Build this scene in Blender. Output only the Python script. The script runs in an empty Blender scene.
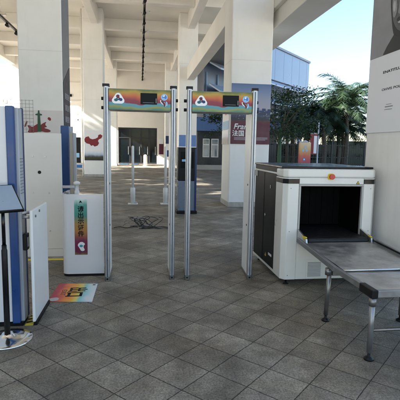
import bpy, bmesh, math, random
from mathutils import Vector, Matrix
R = math.radians
random.seed(7)
S = bpy.context.scene
C = S.collection

# ------------------------------------------------------------------ materials
def new_mat(name):
    m = bpy.data.materials.new(name); m.use_nodes = True
    nt = m.node_tree
    return m, nt, nt.nodes['Principled BSDF'], nt.nodes, nt.links

def mat(name, col, rough=0.5, metal=0.0, var=0.08, scale=3.0, bump=0.0, bscale=60.0, dirt=0.0, coat=0.0, rvar=0.1, spec=.5, joints=0):
    """plain surface with a little noise in value, gloss and height"""
    m, nt, b, N, L = new_mat(name)
    tc = N.new('ShaderNodeTexCoord')
    n = N.new('ShaderNodeTexNoise'); n.inputs['Scale'].default_value = scale; n.inputs['Detail'].default_value = 6; n.inputs['Roughness'].default_value = .62
    L.new(tc.outputs['Object'], n.inputs['Vector'])
    mr = N.new('ShaderNodeMapRange'); mr.inputs[1].default_value = .3; mr.inputs[2].default_value = .7
    mr.inputs[3].default_value = 1 - var; mr.inputs[4].default_value = 1 + var
    L.new(n.outputs['Fac'], mr.inputs[0])
    mx = N.new('ShaderNodeVectorMath'); mx.operation = 'SCALE'; mx.inputs[0].default_value = col
    L.new(mr.outputs[0], mx.inputs['Scale'])
    out = mx.outputs[0]
    if dirt:
        n2 = N.new('ShaderNodeTexNoise'); n2.inputs['Scale'].default_value = scale * .45; n2.inputs['Detail'].default_value = 9; n2.inputs['Roughness'].default_value = .7
        mp = N.new('ShaderNodeMapping'); mp.inputs['Scale'].default_value = (3, 3, .35); mp.inputs['Location'].default_value = (3.1, 1.7, 9.2)
        L.new(tc.outputs['Object'], mp.inputs['Vector']); L.new(mp.outputs[0], n2.inputs['Vector'])
        r2 = N.new('ShaderNodeMapRange'); r2.inputs[1].default_value = .5; r2.inputs[2].default_value = .8; r2.inputs[3].default_value = 0; r2.inputs[4].default_value = dirt
        L.new(n2.outputs['Fac'], r2.inputs[0])
        mm = N.new('ShaderNodeMix'); mm.data_type = 'RGBA'
        L.new(r2.outputs[0], mm.inputs[0]); L.new(out, mm.inputs[6]); mm.inputs[7].default_value = (col[0]*.42, col[1]*.38, col[2]*.32, 1)
        out = mm.outputs[2]
    if joints:   # formwork / panel joints every `joints` metres of height
        sx = N.new('ShaderNodeSeparateXYZ'); L.new(tc.outputs['Object'], sx.inputs[0])
        md = N.new('ShaderNodeMath'); md.operation = 'PINGPONG'; L.new(sx.outputs[2], md.inputs[0]); md.inputs[1].default_value = joints/2
        lt = N.new('ShaderNodeMapRange'); lt.inputs[1].default_value = .003; lt.inputs[2].default_value = .012; lt.inputs[3].default_value = .84; lt.inputs[4].default_value = 1
        L.new(md.outputs[0], lt.inputs[0])
        jm = N.new('ShaderNodeVectorMath'); jm.operation = 'SCALE'; L.new(out, jm.inputs[0]); L.new(lt.outputs[0], jm.inputs['Scale']); out = jm.outputs[0]
    b.inputs['Specular IOR Level'].default_value = spec
    L.new(out, b.inputs['Base Color'])
    rr = N.new('ShaderNodeMapRange'); rr.inputs[1].default_value = .3; rr.inputs[2].default_value = .7
    rr.inputs[3].default_value = max(0.02, rough - rvar); rr.inputs[4].default_value = min(1, rough + rvar)
    L.new(n.outputs['Fac'], rr.inputs[0]); L.new(rr.outputs[0], b.inputs['Roughness'])
    b.inputs['Metallic'].default_value = metal
    if coat: b.inputs['Coat Weight'].default_value = coat
    if bump:
        n3 = N.new('ShaderNodeTexNoise'); n3.inputs['Scale'].default_value = bscale; n3.inputs['Detail'].default_value = 4
        L.new(tc.outputs['Object'], n3.inputs['Vector'])
        bp = N.new('ShaderNodeBump'); bp.inputs['Strength'].default_value = bump; bp.inputs['Distance'].default_value = .01
        L.new(n3.outputs['Fac'], bp.inputs['Height']); L.new(bp.outputs[0], b.inputs['Normal'])
    return m

def print_mat(name, stops, axis=2, wobble=.12, wscale=(3, 3, 3), rough=.35, hard=False):
    """a printed colour gradient running along one Generated axis, with cloudy drifting borders"""
    m, nt, b, N, L = new_mat(name)
    tc = N.new('ShaderNodeTexCoord')
    mp = N.new('ShaderNodeMapping'); mp.inputs['Scale'].default_value = wscale
    L.new(tc.outputs['Generated'], mp.inputs['Vector'])
    n = N.new('ShaderNodeTexNoise'); n.inputs['Scale'].default_value = 1; n.inputs['Detail'].default_value = 2
    L.new(mp.outputs[0], n.inputs['Vector'])
    sp = N.new('ShaderNodeSeparateXYZ'); L.new(tc.outputs['Generated'], sp.inputs[0])
    ma = N.new('ShaderNodeMath'); ma.operation = 'MULTIPLY_ADD'; L.new(n.outputs['Fac'], ma.inputs[0]); ma.inputs[1].default_value = wobble * 2; ma.inputs[2].default_value = -wobble
    ad = N.new('ShaderNodeMath'); ad.operation = 'ADD'; L.new(sp.outputs[axis], ad.inputs[0]); L.new(ma.outputs[0], ad.inputs[1])
    cr = N.new('ShaderNodeValToRGB'); el = cr.color_ramp.elements
    if hard: cr.color_ramp.interpolation = 'CONSTANT'
    for i, (p, c) in enumerate(stops):
        e = el[i] if i < 2 else el.new(p)
        e.position = p; e.color = (*c, 1)
    L.new(ad.outputs[0], cr.inputs[0]); L.new(cr.outputs[0], b.inputs['Base Color'])
    b.inputs['Roughness'].default_value = rough
    return m

M = {}
def defmat(k, *a, **kw): M[k] = mat(k, *a, **kw)
defmat('cream_paint', (.76, .73, .675), .6, var=.05, scale=.8, bump=.06, bscale=25, dirt=.14)
defmat('ceiling_paint', (.74, .71, .65), .7, var=.06, scale=.35, bump=.05, bscale=18)
defmat('white_column', (.82, .805, .77), .5, var=.05, scale=1.1, bump=.08, bscale=22, dirt=.22, joints=1.86)
defmat('column_base', (.42, .40, .36), .6, var=.2, scale=6, dirt=.5)
defmat('white_powder', (.80, .795, .775), .38, var=.03, scale=2.5, dirt=.2)
defmat('white_gloss', (.74, .745, .76), .16, var=.025, scale=1.5, coat=.4, rvar=.05)
defmat('board_white', (.80, .765, .69), .45, var=.03, scale=1.6, dirt=.08)
defmat('blue_paint', (.006, .048, .185), .35, var=.12, scale=5)
defmat('dark_blue', (.012, .03, .11), .4, var=.12, scale=5)
defmat('grey_panel', (.42, .44, .47), .4, var=.05, scale=4, dirt=.12)
defmat('light_panel', (.66, .66, .66), .45, var=.03, scale=3, dirt=.08)
defmat('beige_grey', (.40, .36, .30), .5, var=.06, scale=3)
defmat('aluminium', (.50, .505, .515), .38, .8, var=.06, scale=18)
defmat('blue_groove', (.085, .11, .15), .35, .3, var=.08, scale=12)
defmat('steel', (.56, .55, .53), .36, .9, var=.12, scale=7, dirt=.05, rvar=.2, bump=.05, bscale=16)
defmat('dark_steel', (.24, .235, .225), .38, .85, var=.15, scale=14, dirt=.3)
defmat('chrome', (.84, .84, .84), .12, 1.0, var=.03, scale=6, rvar=.04)
defmat('black_plastic', (.005, .005, .0055), .45, var=.2, scale=20, spec=.3)
defmat('black_gloss', (.004, .0045, .0055), .2, var=.1, scale=6, spec=.35)
defmat('black_side', (.006, .007, .009), .36, var=.1, scale=4, rvar=.03, spec=.12)
defmat('tunnel_black', (.0022, .0022, .0026), .9, var=.2, scale=9, spec=.05)
defmat('lead_curtain', (.0022, .0024, .0028), .8, var=.3, scale=8, spec=.12)
defmat('rubber', (.004, .004, .004), .55, var=.3, scale=16, bump=.2, bscale=180)
defmat('scanner_white', (.71, .695, .64), .36, var=.03, scale=3, dirt=.10)
defmat('scanner_grey', (.38, .375, .35), .42, var=.05, scale=5, dirt=.15)
defmat('yellow', (.72, .52, .03), .45, var=.08, scale=9, dirt=.25)
defmat('red', (.50, .02, .02), .3, var=.08, scale=9)
defmat('ink', (.005, .005, .006), .5, var=.1, spec=.2)
defmat('white_ink', (.82, .82, .82), .45, var=.02)
defmat('grey_ink', (.22, .23, .25), .5, var=.05)
defmat('pale_ink', (.46, .46, .50), .5, var=.05)
defmat('teal_ink', (.05, .30, .36), .45, var=.06)
defmat('blue_ink', (.06, .19, .52), .45, var=.08, scale=20)
defmat('sky_ink', (.28, .50, .74), .45, var=.06, scale=20)
defmat('purple_ink', (.075, .03, .055), .45, var=.08)
defmat('side_maroon', (.030, .016, .024), .5, var=.2, scale=5)
defmat('maroon_ink', (.085, .006, .022), .4, var=.10, scale=5)
defmat('red_ink', (.20, .010, .014), .45, var=.10, scale=4)
defmat('orange_ink', (.80, .20, .05), .45, var=.06)
defmat('green_ink', (.010, .075, .028), .45, var=.2, scale=12)
defmat('black_glass', (.003, .0035, .004), .42, var=.05, rvar=.05, spec=.15)
defmat('pink_band', (.72, .665, .635), .5, var=.03, scale=2)
defmat('poster_grey', (.17, .175, .19), .45, var=.06, scale=2)
defmat('poster_white', (.76, .76, .785), .42, var=.02, scale=1)
defmat('portrait_grey', (.27, .27, .285), .45, var=.16, scale=2.2)
defmat('portrait_dark', (.022, .022, .024), .45, var=.3, scale=6)
defmat('portrait_mid', (.115, .115, .12), .45, var=.3, scale=7)
defmat('portrait_soft', (.26, .26, .27), .45, var=.2, scale=9)
defmat('portrait_light', (.45, .45, .46), .45, var=.15, scale=7)
defmat('wire_black', (.012, .012, .012), .5)
defmat('wire_grey', (.26, .26, .26), .4, .4)
defmat('mesh_grey', (.20, .20, .20), .5, .3)
defmat('bark', (.075, .062, .046), .85, var=.3, scale=8, bump=.6, bscale=25)
defmat('painted_trunk', (.030, .085, .040), .7, var=.25, scale=6, bump=.4, bscale=25)
defmat('facade_blue', (.15, .185, .25), .4, var=.04, scale=.4)
defmat('facade_pale', (.17, .25, .39), .35, var=.05, scale=.3)
defmat('facade_band', (.075, .15, .34), .35, var=.06, scale=.6)
defmat('facade_dark', (.008, .012, .020), .3, var=.2, scale=.8)
defmat('sign_sky_sheen', (.27, .34, .42), .18, var=.05, scale=2, coat=.4)  # blue grey of the reflected sky is put into this base colour
defmat('poster_blue', (.11, .21, .46), .45, var=.06, scale=6)
defmat('louvre_white', (.36, .43, .54), .4, var=.05, scale=1)
defmat('side_plum', (.13, .010, .035), .5)
defmat('deep_teal', (.012, .10, .13), .5)
defmat('navy_ink', (.012, .03, .12), .5)
defmat('rail_grey', (.30, .30, .30), .4, .7, var=.12, scale=14, dirt=.15)
defmat('joint_blue', (.125, .185, .29), .5)
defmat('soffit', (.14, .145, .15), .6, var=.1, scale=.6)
defmat('far_white', (.78, .76, .72), .5, var=.04, scale=.4)
defmat('far_glass', (.005, .008, .010), .08, var=.2, scale=.6, spec=.25)
defmat('far_pane', (.20, .25, .28), .08, var=.3, scale=1.2, coat=.4)
defmat('iron', (.014, .016, .018), .5, var=.2)
defmat('concrete_grey', (.44, .415, .37), .8, var=.12, scale=.5, bump=.2, bscale=14, dirt=.2)
defmat('kiosk_pale', (.15, .19, .26), .3, var=.05, scale=2)
defmat('tape_yellow', (.75, .58, .06), .55, var=.12, scale=9, dirt=.3)
defmat('fixture_metal', (.70, .70, .68), .3, .6)

M['banner_print'] = print_mat('banner_print', [(0, (.05, .17, .13)), (.12, (.24, .26, .05)), (.22, (.07, .26, .31)), (.33, (.10, .28, .33)), (.37, (.19, .008, .028)), (.52, (.23, .015, .030)), (.68, (.52, .11, .025)), (.84, (.42, .27, .03)), (1, (.10, .14, .03))], 2, .26, (3.1, 1, .8))
M['label_print'] = print_mat('label_print', [(0, (.20, .14, .05)), (.05, (.13, .012, .05)), (.25, (.17, .015, .06)), (.42, (.40, .17, .04)), (.56, (.36, .22, .05)), (.70, (.05, .24, .19)), (.88, (.08, .33, .27)), (.97, (.50, .68, .62)), (1, (.75, .76, .76))], 2, .05, (4, 1, 5))
M['sticker_print'] = print_mat('sticker_print', [(0, (.40, .012, .035)), (.14, (.46, .03, .07)), (.26, (.78, .16, .05)), (.40, (.88, .33, .03)), (.53, (.88, .62, .07)), (.63, (.78, .68, .22)), (.71, (.25, .60, .58)), (.82, (.48, .72, .76)), (.92, (.70, .78, .80)), (1, (.74, .78, .80))], 0, .22, (2.6, 2.6, 1))
M['totem_print'] = print_mat('totem_print', [(0, (.25, .02, .06)), (.35, (.38, .03, .08)), (.6, (.55, .12, .07)), (.8, (.62, .38, .15)), (1, (.72, .55, .35))], 2, .10, (3, 1, 3))
M['dusk_print'] = print_mat('dusk_print', [(0, (.03, .05, .11)), (.12, (.34, .33, .40)), (.45, (.27, .29, .38)), (.8, (.14, .20, .35)), (1, (.08, .14, .28))], 2, .04, (2, 1, 2))
M['night_print'] = print_mat('night_print', [(0, (.01, .012, .02)), (.35, (.012, .016, .035)), (.55, (.03, .05, .12)), (.7, (.012, .02, .05)), (1, (.02, .03, .08))], 2, .35, (9, 1, 5))
M['hill_print'] = print_mat('hill_print', [(0, (.020, .020, .012)), (.30, (.05, .045, .02)), (.40, (.12, .14, .18)), (.52, (.40, .46, .58)), (.75, (.66, .70, .76)), (1, (.78, .78, .77))], 2, .12, (6, 1, 3))

def brick_ground():
    m, nt, b, N, L = new_mat('paver_stone')
    tc = N.new('ShaderNodeTexCoord')
    # the slabs do not lie perfectly true: nudge the grid a few millimetres
    nz = N.new('ShaderNodeTexNoise'); nz.inputs['Scale'].default_value = 1.3; nz.inputs['Detail'].default_value = 1
    L.new(tc.outputs['Object'], nz.inputs['Vector'])
    sb = N.new('ShaderNodeVectorMath'); sb.operation = 'SUBTRACT'; sb.inputs[1].default_value = (.5, .5, .5); L.new(nz.outputs['Color'], sb.inputs[0])
    sc = N.new('ShaderNodeVectorMath'); sc.operation = 'SCALE'; sc.inputs['Scale'].default_value = .018; L.new(sb.outputs[0], sc.inputs[0])
    ad = N.new('ShaderNodeVectorMath'); ad.operation = 'ADD'; L.new(tc.outputs['Object'], ad.inputs[0]); L.new(sc.outputs[0], ad.inputs[1])
    # worn, chipped edges: a finer wobble on top
    nf = N.new('ShaderNodeTexNoise'); nf.inputs['Scale'].default_value = 38; nf.inputs['Detail'].default_value = 3
    L.new(tc.outputs['Object'], nf.inputs['Vector'])
    sf_ = N.new('ShaderNodeVectorMath'); sf_.operation = 'SUBTRACT'; sf_.inputs[1].default_value = (.5, .5, .5); L.new(nf.outputs['Color'], sf_.inputs[0])
    sg = N.new('ShaderNodeVectorMath'); sg.operation = 'SCALE'; sg.inputs['Scale'].default_value = .009; L.new(sf_.outputs[0], sg.inputs[0])
    a2 = N.new('ShaderNodeVectorMath'); a2.operation = 'ADD'; L.new(ad.outputs[0], a2.inputs[0]); L.new(sg.outputs[0], a2.inputs[1]); ad = a2
    mp = N.new('ShaderNodeMapping'); mp.inputs['Rotation'].default_value = (0, 0, R(-44.5)); mp.inputs['Location'].default_value = (-1.97, -2.236, 0)
    L.new(ad.outputs[0], mp.inputs['Vector'])
    br = N.new('ShaderNodeTexBrick'); br.offset = 0; br.squash = 1
    br.inputs['Scale'].default_value = 1; br.inputs['Brick Width'].default_value = .295; br.inputs['Row Height'].default_value = .301
    br.inputs['Mortar Size'].default_value = .0044; br.inputs['Mortar Smooth'].default_value = .6; br.inputs['Bias'].default_value = 0
    br.inputs['Color1'].default_value = (.182, .164, .132, 1); br.inputs['Color2'].default_value = (.264, .239, .196, 1); br.inputs['Mortar'].default_value = (.017, .0155, .013, 1)
    L.new(mp.outputs[0], br.inputs['Vector'])
    def noise(s, d, r, lo, hi, a, bb):
        n = N.new('ShaderNodeTexNoise'); n.inputs['Scale'].default_value = s; n.inputs['Detail'].default_value = d; n.inputs['Roughness'].default_value = r
        L.new(tc.outputs['Object'], n.inputs['Vector'])
        q = N.new('ShaderNodeMapRange'); q.inputs[1].default_value = lo; q.inputs[2].default_value = hi; q.inputs[3].default_value = a; q.inputs[4].default_value = bb
        L.new(n.outputs['Fac'], q.inputs[0]); return n, q.outputs[0]
    grain, g = noise(70, 8, .88, .36, .64, .18, 1.90)
    mid, md = noise(5.5, 9, .74, .34, .66, .66, 1.34)
    big, bg = noise(1.3, 7, .66, .36, .64, .60, 1.40)
    m1 = N.new('ShaderNodeMath'); m1.operation = 'MULTIPLY'; L.new(g, m1.inputs[0]); L.new(md, m1.inputs[1])
    m2 = N.new('ShaderNodeMath'); m2.operation = 'MULTIPLY'; L.new(m1.outputs[0], m2.inputs[0]); L.new(bg, m2.inputs[1])
    cs = N.new('ShaderNodeVectorMath'); cs.operation = 'SCALE'; L.new(br.outputs['Color'], cs.inputs[0]); L.new(m2.outputs[0], cs.inputs['Scale'])
    # brown dirt trodden into some of the slabs
    st, sf = noise(.9, 8, .72, .46, .66, 0, .7)
    mm = N.new('ShaderNodeMix'); mm.data_type = 'RGBA'; mm.blend_type = 'MULTIPLY'
    L.new(sf, mm.inputs[0]); L.new(cs.outputs[0], mm.inputs[6]); mm.inputs[7].default_value = (.78, .66, .50, 1)
    L.new(mm.outputs[2], b.inputs['Base Color'])
    q = N.new('ShaderNodeMapRange'); q.inputs[1].default_value = .3; q.inputs[2].default_value = .7; q.inputs[3].default_value = .50; q.inputs[4].default_value = .85
    L.new(mid.outputs['Fac'], q.inputs[0]); L.new(q.outputs[0], b.inputs['Roughness'])
    inv = N.new('ShaderNodeMath'); inv.operation = 'MULTIPLY_ADD'; L.new(br.outputs['Fac'], inv.inputs[0]); inv.inputs[1].default_value = -1.0
    gg = N.new('ShaderNodeMath'); gg.operation = 'MULTIPLY'; L.new(grain.outputs['Fac'], gg.inputs[0]); gg.inputs[1].default_value = .9
    L.new(gg.outputs[0], inv.inputs[2])
    bp = N.new('ShaderNodeBump'); bp.inputs['Strength'].default_value = .6; bp.inputs['Distance'].default_value = .008
    L.new(inv.outputs[0], bp.inputs['Height']); L.new(bp.outputs[0], b.inputs['Normal'])
    return m
M['paver'] = brick_ground()
def brushed(name, col, rough):
    m, nt, b, N, L = new_mat(name)
    tc = N.new('ShaderNodeTexCoord'); mp = N.new('ShaderNodeMapping'); mp.inputs['Scale'].default_value = (160, 3, 160); L.new(tc.outputs['Object'], mp.inputs['Vector'])
    n = N.new('ShaderNodeTexNoise'); n.inputs['Scale'].default_value = 1; n.inputs['Detail'].default_value = 4; L.new(mp.outputs[0], n.inputs['Vector'])
    n2 = N.new('ShaderNodeTexNoise'); n2.inputs['Scale'].default_value = 6; n2.inputs['Detail'].default_value = 8; n2.inputs['Roughness'].default_value = .7; L.new(tc.outputs['Object'], n2.inputs['Vector'])
    q = N.new('ShaderNodeMapRange'); q.inputs[1].default_value = .35; q.inputs[2].default_value = .65; q.inputs[3].default_value = rough - .05; q.inputs[4].default_value = rough + .10; L.new(n2.outputs['Fac'], q.inputs[0])
    ad = N.new('ShaderNodeMath'); ad.operation = 'MULTIPLY_ADD'; L.new(n.outputs['Fac'], ad.inputs[0]); ad.inputs[1].default_value = .16; L.new(q.outputs[0], ad.inputs[2]); L.new(ad.outputs[0], b.inputs['Roughness'])
    c = N.new('ShaderNodeMapRange'); c.inputs[1].default_value = .3; c.inputs[2].default_value = .7; c.inputs[3].default_value = .70; c.inputs[4].default_value = 1.22; L.new(n2.outputs['Fac'], c.inputs[0])
    v = N.new('ShaderNodeVectorMath'); v.operation = 'SCALE'; v.inputs[0].default_value = col; L.new(c.outputs[0], v.inputs['Scale']); L.new(v.outputs[0], b.inputs['Base Color'])
    bp = N.new('ShaderNodeBump'); bp.inputs['Strength'].default_value = .12; bp.inputs['Distance'].default_value = .002; L.new(n.outputs['Fac'], bp.inputs['Height']); L.new(bp.outputs[0], b.inputs['Normal'])
    b.inputs['Metallic'].default_value = .9
    return m
M['brushed_steel'] = brushed('brushed_steel', (.55, .54, .52), .34)

def leaf_mat(name, col, col2, trans=.3):
    m, nt, b, N, L = new_mat(name)
    oi = N.new('ShaderNodeTexCoord'); n = N.new('ShaderNodeTexNoise'); n.inputs['Scale'].default_value = 1.6; n.inputs['Detail'].default_value = 5
    L.new(oi.outputs['Object'], n.inputs['Vector'])
    cr = N.new('ShaderNodeValToRGB'); cr.color_ramp.elements[0].position = .32; cr.color_ramp.elements[1].position = .68
    cr.color_ramp.elements[0].color = (*col, 1); cr.color_ramp.elements[1].color = (*col2, 1)
    L.new(n.outputs['Fac'], cr.inputs[0]); L.new(cr.outputs[0], b.inputs['Base Color']); b.inputs['Roughness'].default_value = .5
    t = N.new('ShaderNodeBsdfTranslucent'); L.new(cr.outputs[0], t.inputs['Color'])
    mx = N.new('ShaderNodeMixShader'); mx.inputs[0].default_value = trans
    L.new(b.outputs[0], mx.inputs[1]); L.new(t.outputs[0], mx.inputs[2])
    L.new(mx.outputs[0], N['Material Output'].inputs['Surface'])
    return m
M['leaf'] = leaf_mat('leaf', (.012, .028, .011), (.050, .092, .030))
M['palm_leaf'] = leaf_mat('palm_leaf', (.006, .018, .009), (.028, .054, .022), .2)
M['young_leaf'] = leaf_mat('young_leaf', (.16, .26, .03), (.26, .34, .04), .5)
M['hedge_leaf'] = leaf_mat('hedge_leaf', (.005, .014, .006), (.018, .034, .013), .12)

# ------------------------------------------------------------------ geometry
class MB:
    def __init__(self): self.bm = bmesh.new()
    def face(self, pts, mi=0):
        try:
            f = self.bm.faces.new([self.bm.verts.new(p) for p in pts]); f.material_index = mi; return f
        except ValueError: return None
    def box(self, x0, x1, y0, y1, z0, z1, mi=0, mt=None):
        P = [Vector((x, y, z)) for z in (z0, z1) for y in (y0, y1) for x in (x0, x1)]
        if mt is not None: P = [mt @ p for p in P]
        v = [self.bm.verts.new(p) for p in P]
        for q in ((0, 2, 3, 1), (4, 5, 7, 6), (0, 1, 5, 4), (2, 6, 7, 3), (0, 4, 6, 2), (1, 3, 7, 5)):
            self.bm.faces.new([v[i] for i in q]).material_index = mi
        return self
    def bar(self, p0, p1, w, h, up=(0, 0, 1), mi=0):
        p0 = Vector(p0); p1 = Vector(p1); d = p1 - p0; L = d.length; d.normalize()
        u = Vector(up); s = d.cross(u)
        if s.length < 1e-4: s = d.cross(Vector((1, 0, 0)))
        s.normalize(); u = s.cross(d)
        mt = Matrix((( s.x, d.x, u.x, p0.x), (s.y, d.y, u.y, p0.y), (s.z, d.z, u.z, p0.z), (0, 0, 0, 1)))
        return self.box(-w/2, w/2, 0, L, -h/2, h/2, mi, mt)
    def tube(self, pts, r, seg=10, mi=0, caps=True, r1=None):
        pts = [Vector(p) for p in pts]; rings = []; n = len(pts)
        ref = None
        for i, p in enumerate(pts):
            d = (pts[min(i+1, n-1)] - pts[max(i-1, 0)])
            if d.length < 1e-7: d = Vector((0, 0, 1))
            d.normalize()
            if ref is None:
                ref = Vector((0, 0, 1)) if abs(d.z) < .9 else Vector((1, 0, 0))
            s = d.cross(ref)
            if s.length < 1e-4: s = d.cross(Vector((.3, 1, .2)))
            s.normalize(); u = s.cross(d); ref = u
            rr = r if r1 is None else r + (r1 - r) * i / max(1, n-1)
            rings.append([self.bm.verts.new(p + (s*math.cos(2*math.pi*k/seg) + u*math.sin(2*math.pi*k/seg))*rr) for k in range(seg)])
        for a, b in zip(rings, rings[1:]):
            for k in range(seg):
                f = self.bm.faces.new((a[k], a[(k+1) % seg], b[(k+1) % seg], b[k])); f.material_index = mi; f.smooth = True
        if caps:
            for ring in (rings[0][::-1], rings[-1]):
                self.bm.faces.new(ring).material_index = mi
        return self
    def lathe(self, prof, c=(0, 0, 0), seg=40, mi=0, smooth=True):
        c = Vector(c); rings = []
        for r, z in prof:
            rings.append([self.bm.verts.new(c + Vector((max(r, 1e-4)*math.cos(2*math.pi*k/seg), max(r, 1e-4)*math.sin(2*math.pi*k/seg), z))) for k in range(seg)])
        for a, b in zip(rings, rings[1:]):
            for k in range(seg):
                f = self.bm.faces.new((a[k], a[(k+1) % seg], b[(k+1) % seg], b[k])); f.material_index = mi; f.smooth = smooth
        self.bm.faces.new(rings[0][::-1]).material_index = mi; self.bm.faces.new(rings[-1]).material_index = mi
        return self
    def prism(self, poly, o, ux, uy, depth, mi=0):
        """polygon in the plane (ux, uy) at o, given a thickness along -(ux x uy)"""
        o = Vector(o); ux = Vector(ux); uy = Vector(uy); n = ux.cross(uy).normalized()
        a = [self.bm.verts.new(o + ux*p[0] + uy*p[1]) for p in poly]
        b = [self.bm.verts.new(o + ux*p[0] + uy*p[1] - n*depth) for p in poly]
        self.bm.faces.new(a).material_index = mi; self.bm.faces.new(b[::-1]).material_index = mi
        k = len(a)
        for i in range(k):
            self.bm.faces.new((a[i], b[i], b[(i+1) % k], a[(i+1) % k])).material_index = mi
        return self
    def build(self, name, m, parent=None, bevel=0, seg=2, world=True, smooth=False):
        me = bpy.data.meshes.new(name)
        bmesh.ops.recalc_face_normals(self.bm, faces=self.bm.faces)
        if parent is not None and world:
            top = parent; off = Vector((0, 0, 0)); rz = 0
            while top is not None:
                off += top.location; rz += top.rotation_euler.z; top = top.parent
            inv = Matrix.Rotation(-rz, 4, 'Z') @ Matrix.Translation(-off)
            self.bm.transform(inv)
        if smooth:
            for f in self.bm.faces: f.smooth = True
        self.bm.to_mesh(me); self.bm.free()
        for mm in (m if isinstance(m, (list, tuple)) else [m]): me.materials.append(M[mm])
        o = bpy.data.objects.new(name, me); C.objects.link(o)
        if parent is not None: o.parent = parent
        if bevel:
            b = o.modifiers.new('Bevel', 'BEVEL'); b.width = bevel; b.segments = seg; b.limit_method = 'ANGLE'; b.angle_limit = R(40)
            b.harden_normals = False
        return o

def thing(name, label, cat, loc=(0, 0, 0), rz=0, group=None):
    o = bpy.data.objects.new(name, None); C.objects.link(o); o.empty_display_size = .1
    o.location = loc; o.rotation_euler = (0, 0, rz)
    return tag(o, label, cat, group)
def tag(o, label, cat, group=None):
    o['label'] = label; o['category'] = cat
    if group: o['group'] = group
    return o
def structure(o): o['kind'] = 'structure'; return o
def copy_tree(o, parent=None):
    c = o.copy(); C.objects.link(c)
    if parent is not None: c.parent = parent
    for ch in [x for x in C.objects if x.parent == o]: copy_tree(ch, c)
    return c

def lettering(body, o, ux, uy, size, m, parent, name='lettering', width=None, depth=.0015, shear=0, bold=0):
    """text as a thin mesh lying in the plane (ux, uy), centred on o (world)"""
    cu = bpy.data.curves.new('text', 'FONT'); cu.body = body; cu.size = size; cu.extrude = 0; cu.align_x = 'CENTER'; cu.align_y = 'CENTER'
    cu.shear = shear; cu.offset = bold; cu.resolution_u = 3
    to = bpy.data.objects.new('text', cu); C.objects.link(to)
    dg = bpy.context.evaluated_depsgraph_get()
    me = bpy.data.meshes.new_from_object(to.evaluated_get(dg))
    bpy.data.objects.remove(to); bpy.data.curves.remove(cu)
    mb = MB(); mb.bm.from_mesh(me); bpy.data.meshes.remove(me)
    vs = mb.bm.verts
    sx = 1
    if vs:
        x0 = min(v.co.x for v in vs); x1 = max(v.co.x for v in vs); y0 = min(v.co.y for v in vs); y1 = max(v.co.y for v in vs)
        if width: sx = width / max(1e-6, x1 - x0)
        for v in vs: v.co.x = (v.co.x - (x0+x1)/2) * sx; v.co.y = v.co.y - (y0+y1)/2
    r = bmesh.ops.extrude_face_region(mb.bm, geom=mb.bm.faces[:])
    for e in r['geom']:
        if isinstance(e, bmesh.types.BMVert): e.co.z += depth
    ux = Vector(ux).normalized(); uy = Vector(uy).normalized(); n = ux.cross(uy); o = Vector(o)
    mb.bm.transform(Matrix(((ux.x, uy.x, n.x, o.x), (ux.y, uy.y, n.y, o.y), (ux.z, uy.z, n.z, o.z), (0, 0, 0, 1))))
    for f in mb.bm.faces: f.material_index = 0
    return mb.build(name, m, parent)

def blob(n, rx, ry, jit, seed, cx=0, cy=0):
    r = random.Random(seed)
    return [(cx + rx*(1 + r.uniform(-jit, jit))*math.cos(2*math.pi*i/n), cy + ry*(1 + r.uniform(-jit, jit))*math.sin(2*math.pi*i/n)) for i in range(n)]
def ell(n, rx, ry, cx=0, cy=0): return blob(n, rx, ry, 0, 0, cx, cy)
def rrect(w, h, r, n=5):
    P = []
    for cx, cy, a in ((w/2-r, h/2-r, 0), (-w/2+r, h/2-r, 90), (-w/2+r, -h/2+r, 180), (w/2-r, -h/2+r, 270)):
        for i in range(n+1):
            t = R(a + 90*i/n); P.append((cx + r*math.cos(t), cy + r*math.sin(t)))
    return P
UX, UY, UZ = Vector((1, 0, 0)), Vector((0, 1, 0)), Vector((0, 0, 1))

# ------------------------------------------------------------------ ground
mb = MB(); mb.box(-600, 600, -300, 900, -.5, -.02)
structure(mb.build('terrain', 'concrete_grey'))
mb = MB(); mb.box(-30, 11, -4, 60, -.3, 0)
structure(mb.build('pavement', 'paver'))

# ------------------------------------------------------------------ canopy hall
COLS_Y = (10.87, 21.6, 33.6)
ROOF_Y0, ROOF_Y1 = -2.5, 44.0
hall = thing('canopy_hall', 'tall cream roof of beams and ceiling slabs carried on square white columns', 'canopy', (0, 20, 0))
mb = MB(); mb.box(-9.7, 4.3, ROOF_Y0, ROOF_Y1, 7.95, 8.35); mb.build('ceiling', 'ceiling_paint', hall)
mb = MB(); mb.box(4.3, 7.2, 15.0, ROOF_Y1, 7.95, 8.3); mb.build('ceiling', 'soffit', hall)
for y in COLS_Y:
    for (x0, x1) in ((-2.84, -1.84), (2.25, 3.30)):
        if y > 20: x0, x1 = ((-2.72, -1.78) if x0 < 0 else (1.88, 2.78))
        mb = MB(); mb.box(x0, x1, y, y + 1.0, 0, 7.95); mb.build('column', 'white_column', hall, bevel=.025)
        mb = MB(); mb.box(x0-.012, x1+.012, y-.012, y+1.012, 0, .13); mb.build('column_base', 'column_base', hall, bevel=.006)
for y in (21.6, 33.6):
    mb = MB(); mb.box(-9.6, -8.7, y, y + .9, 0, 7.95); mb.build('column', 'white_column', hall, bevel=.025)
mb = MB(); mb.box(2.75, 3.60, 4.12, 5.02, 0, 7.95); mb.build('column', 'white_column', hall, bevel=.02)
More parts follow.
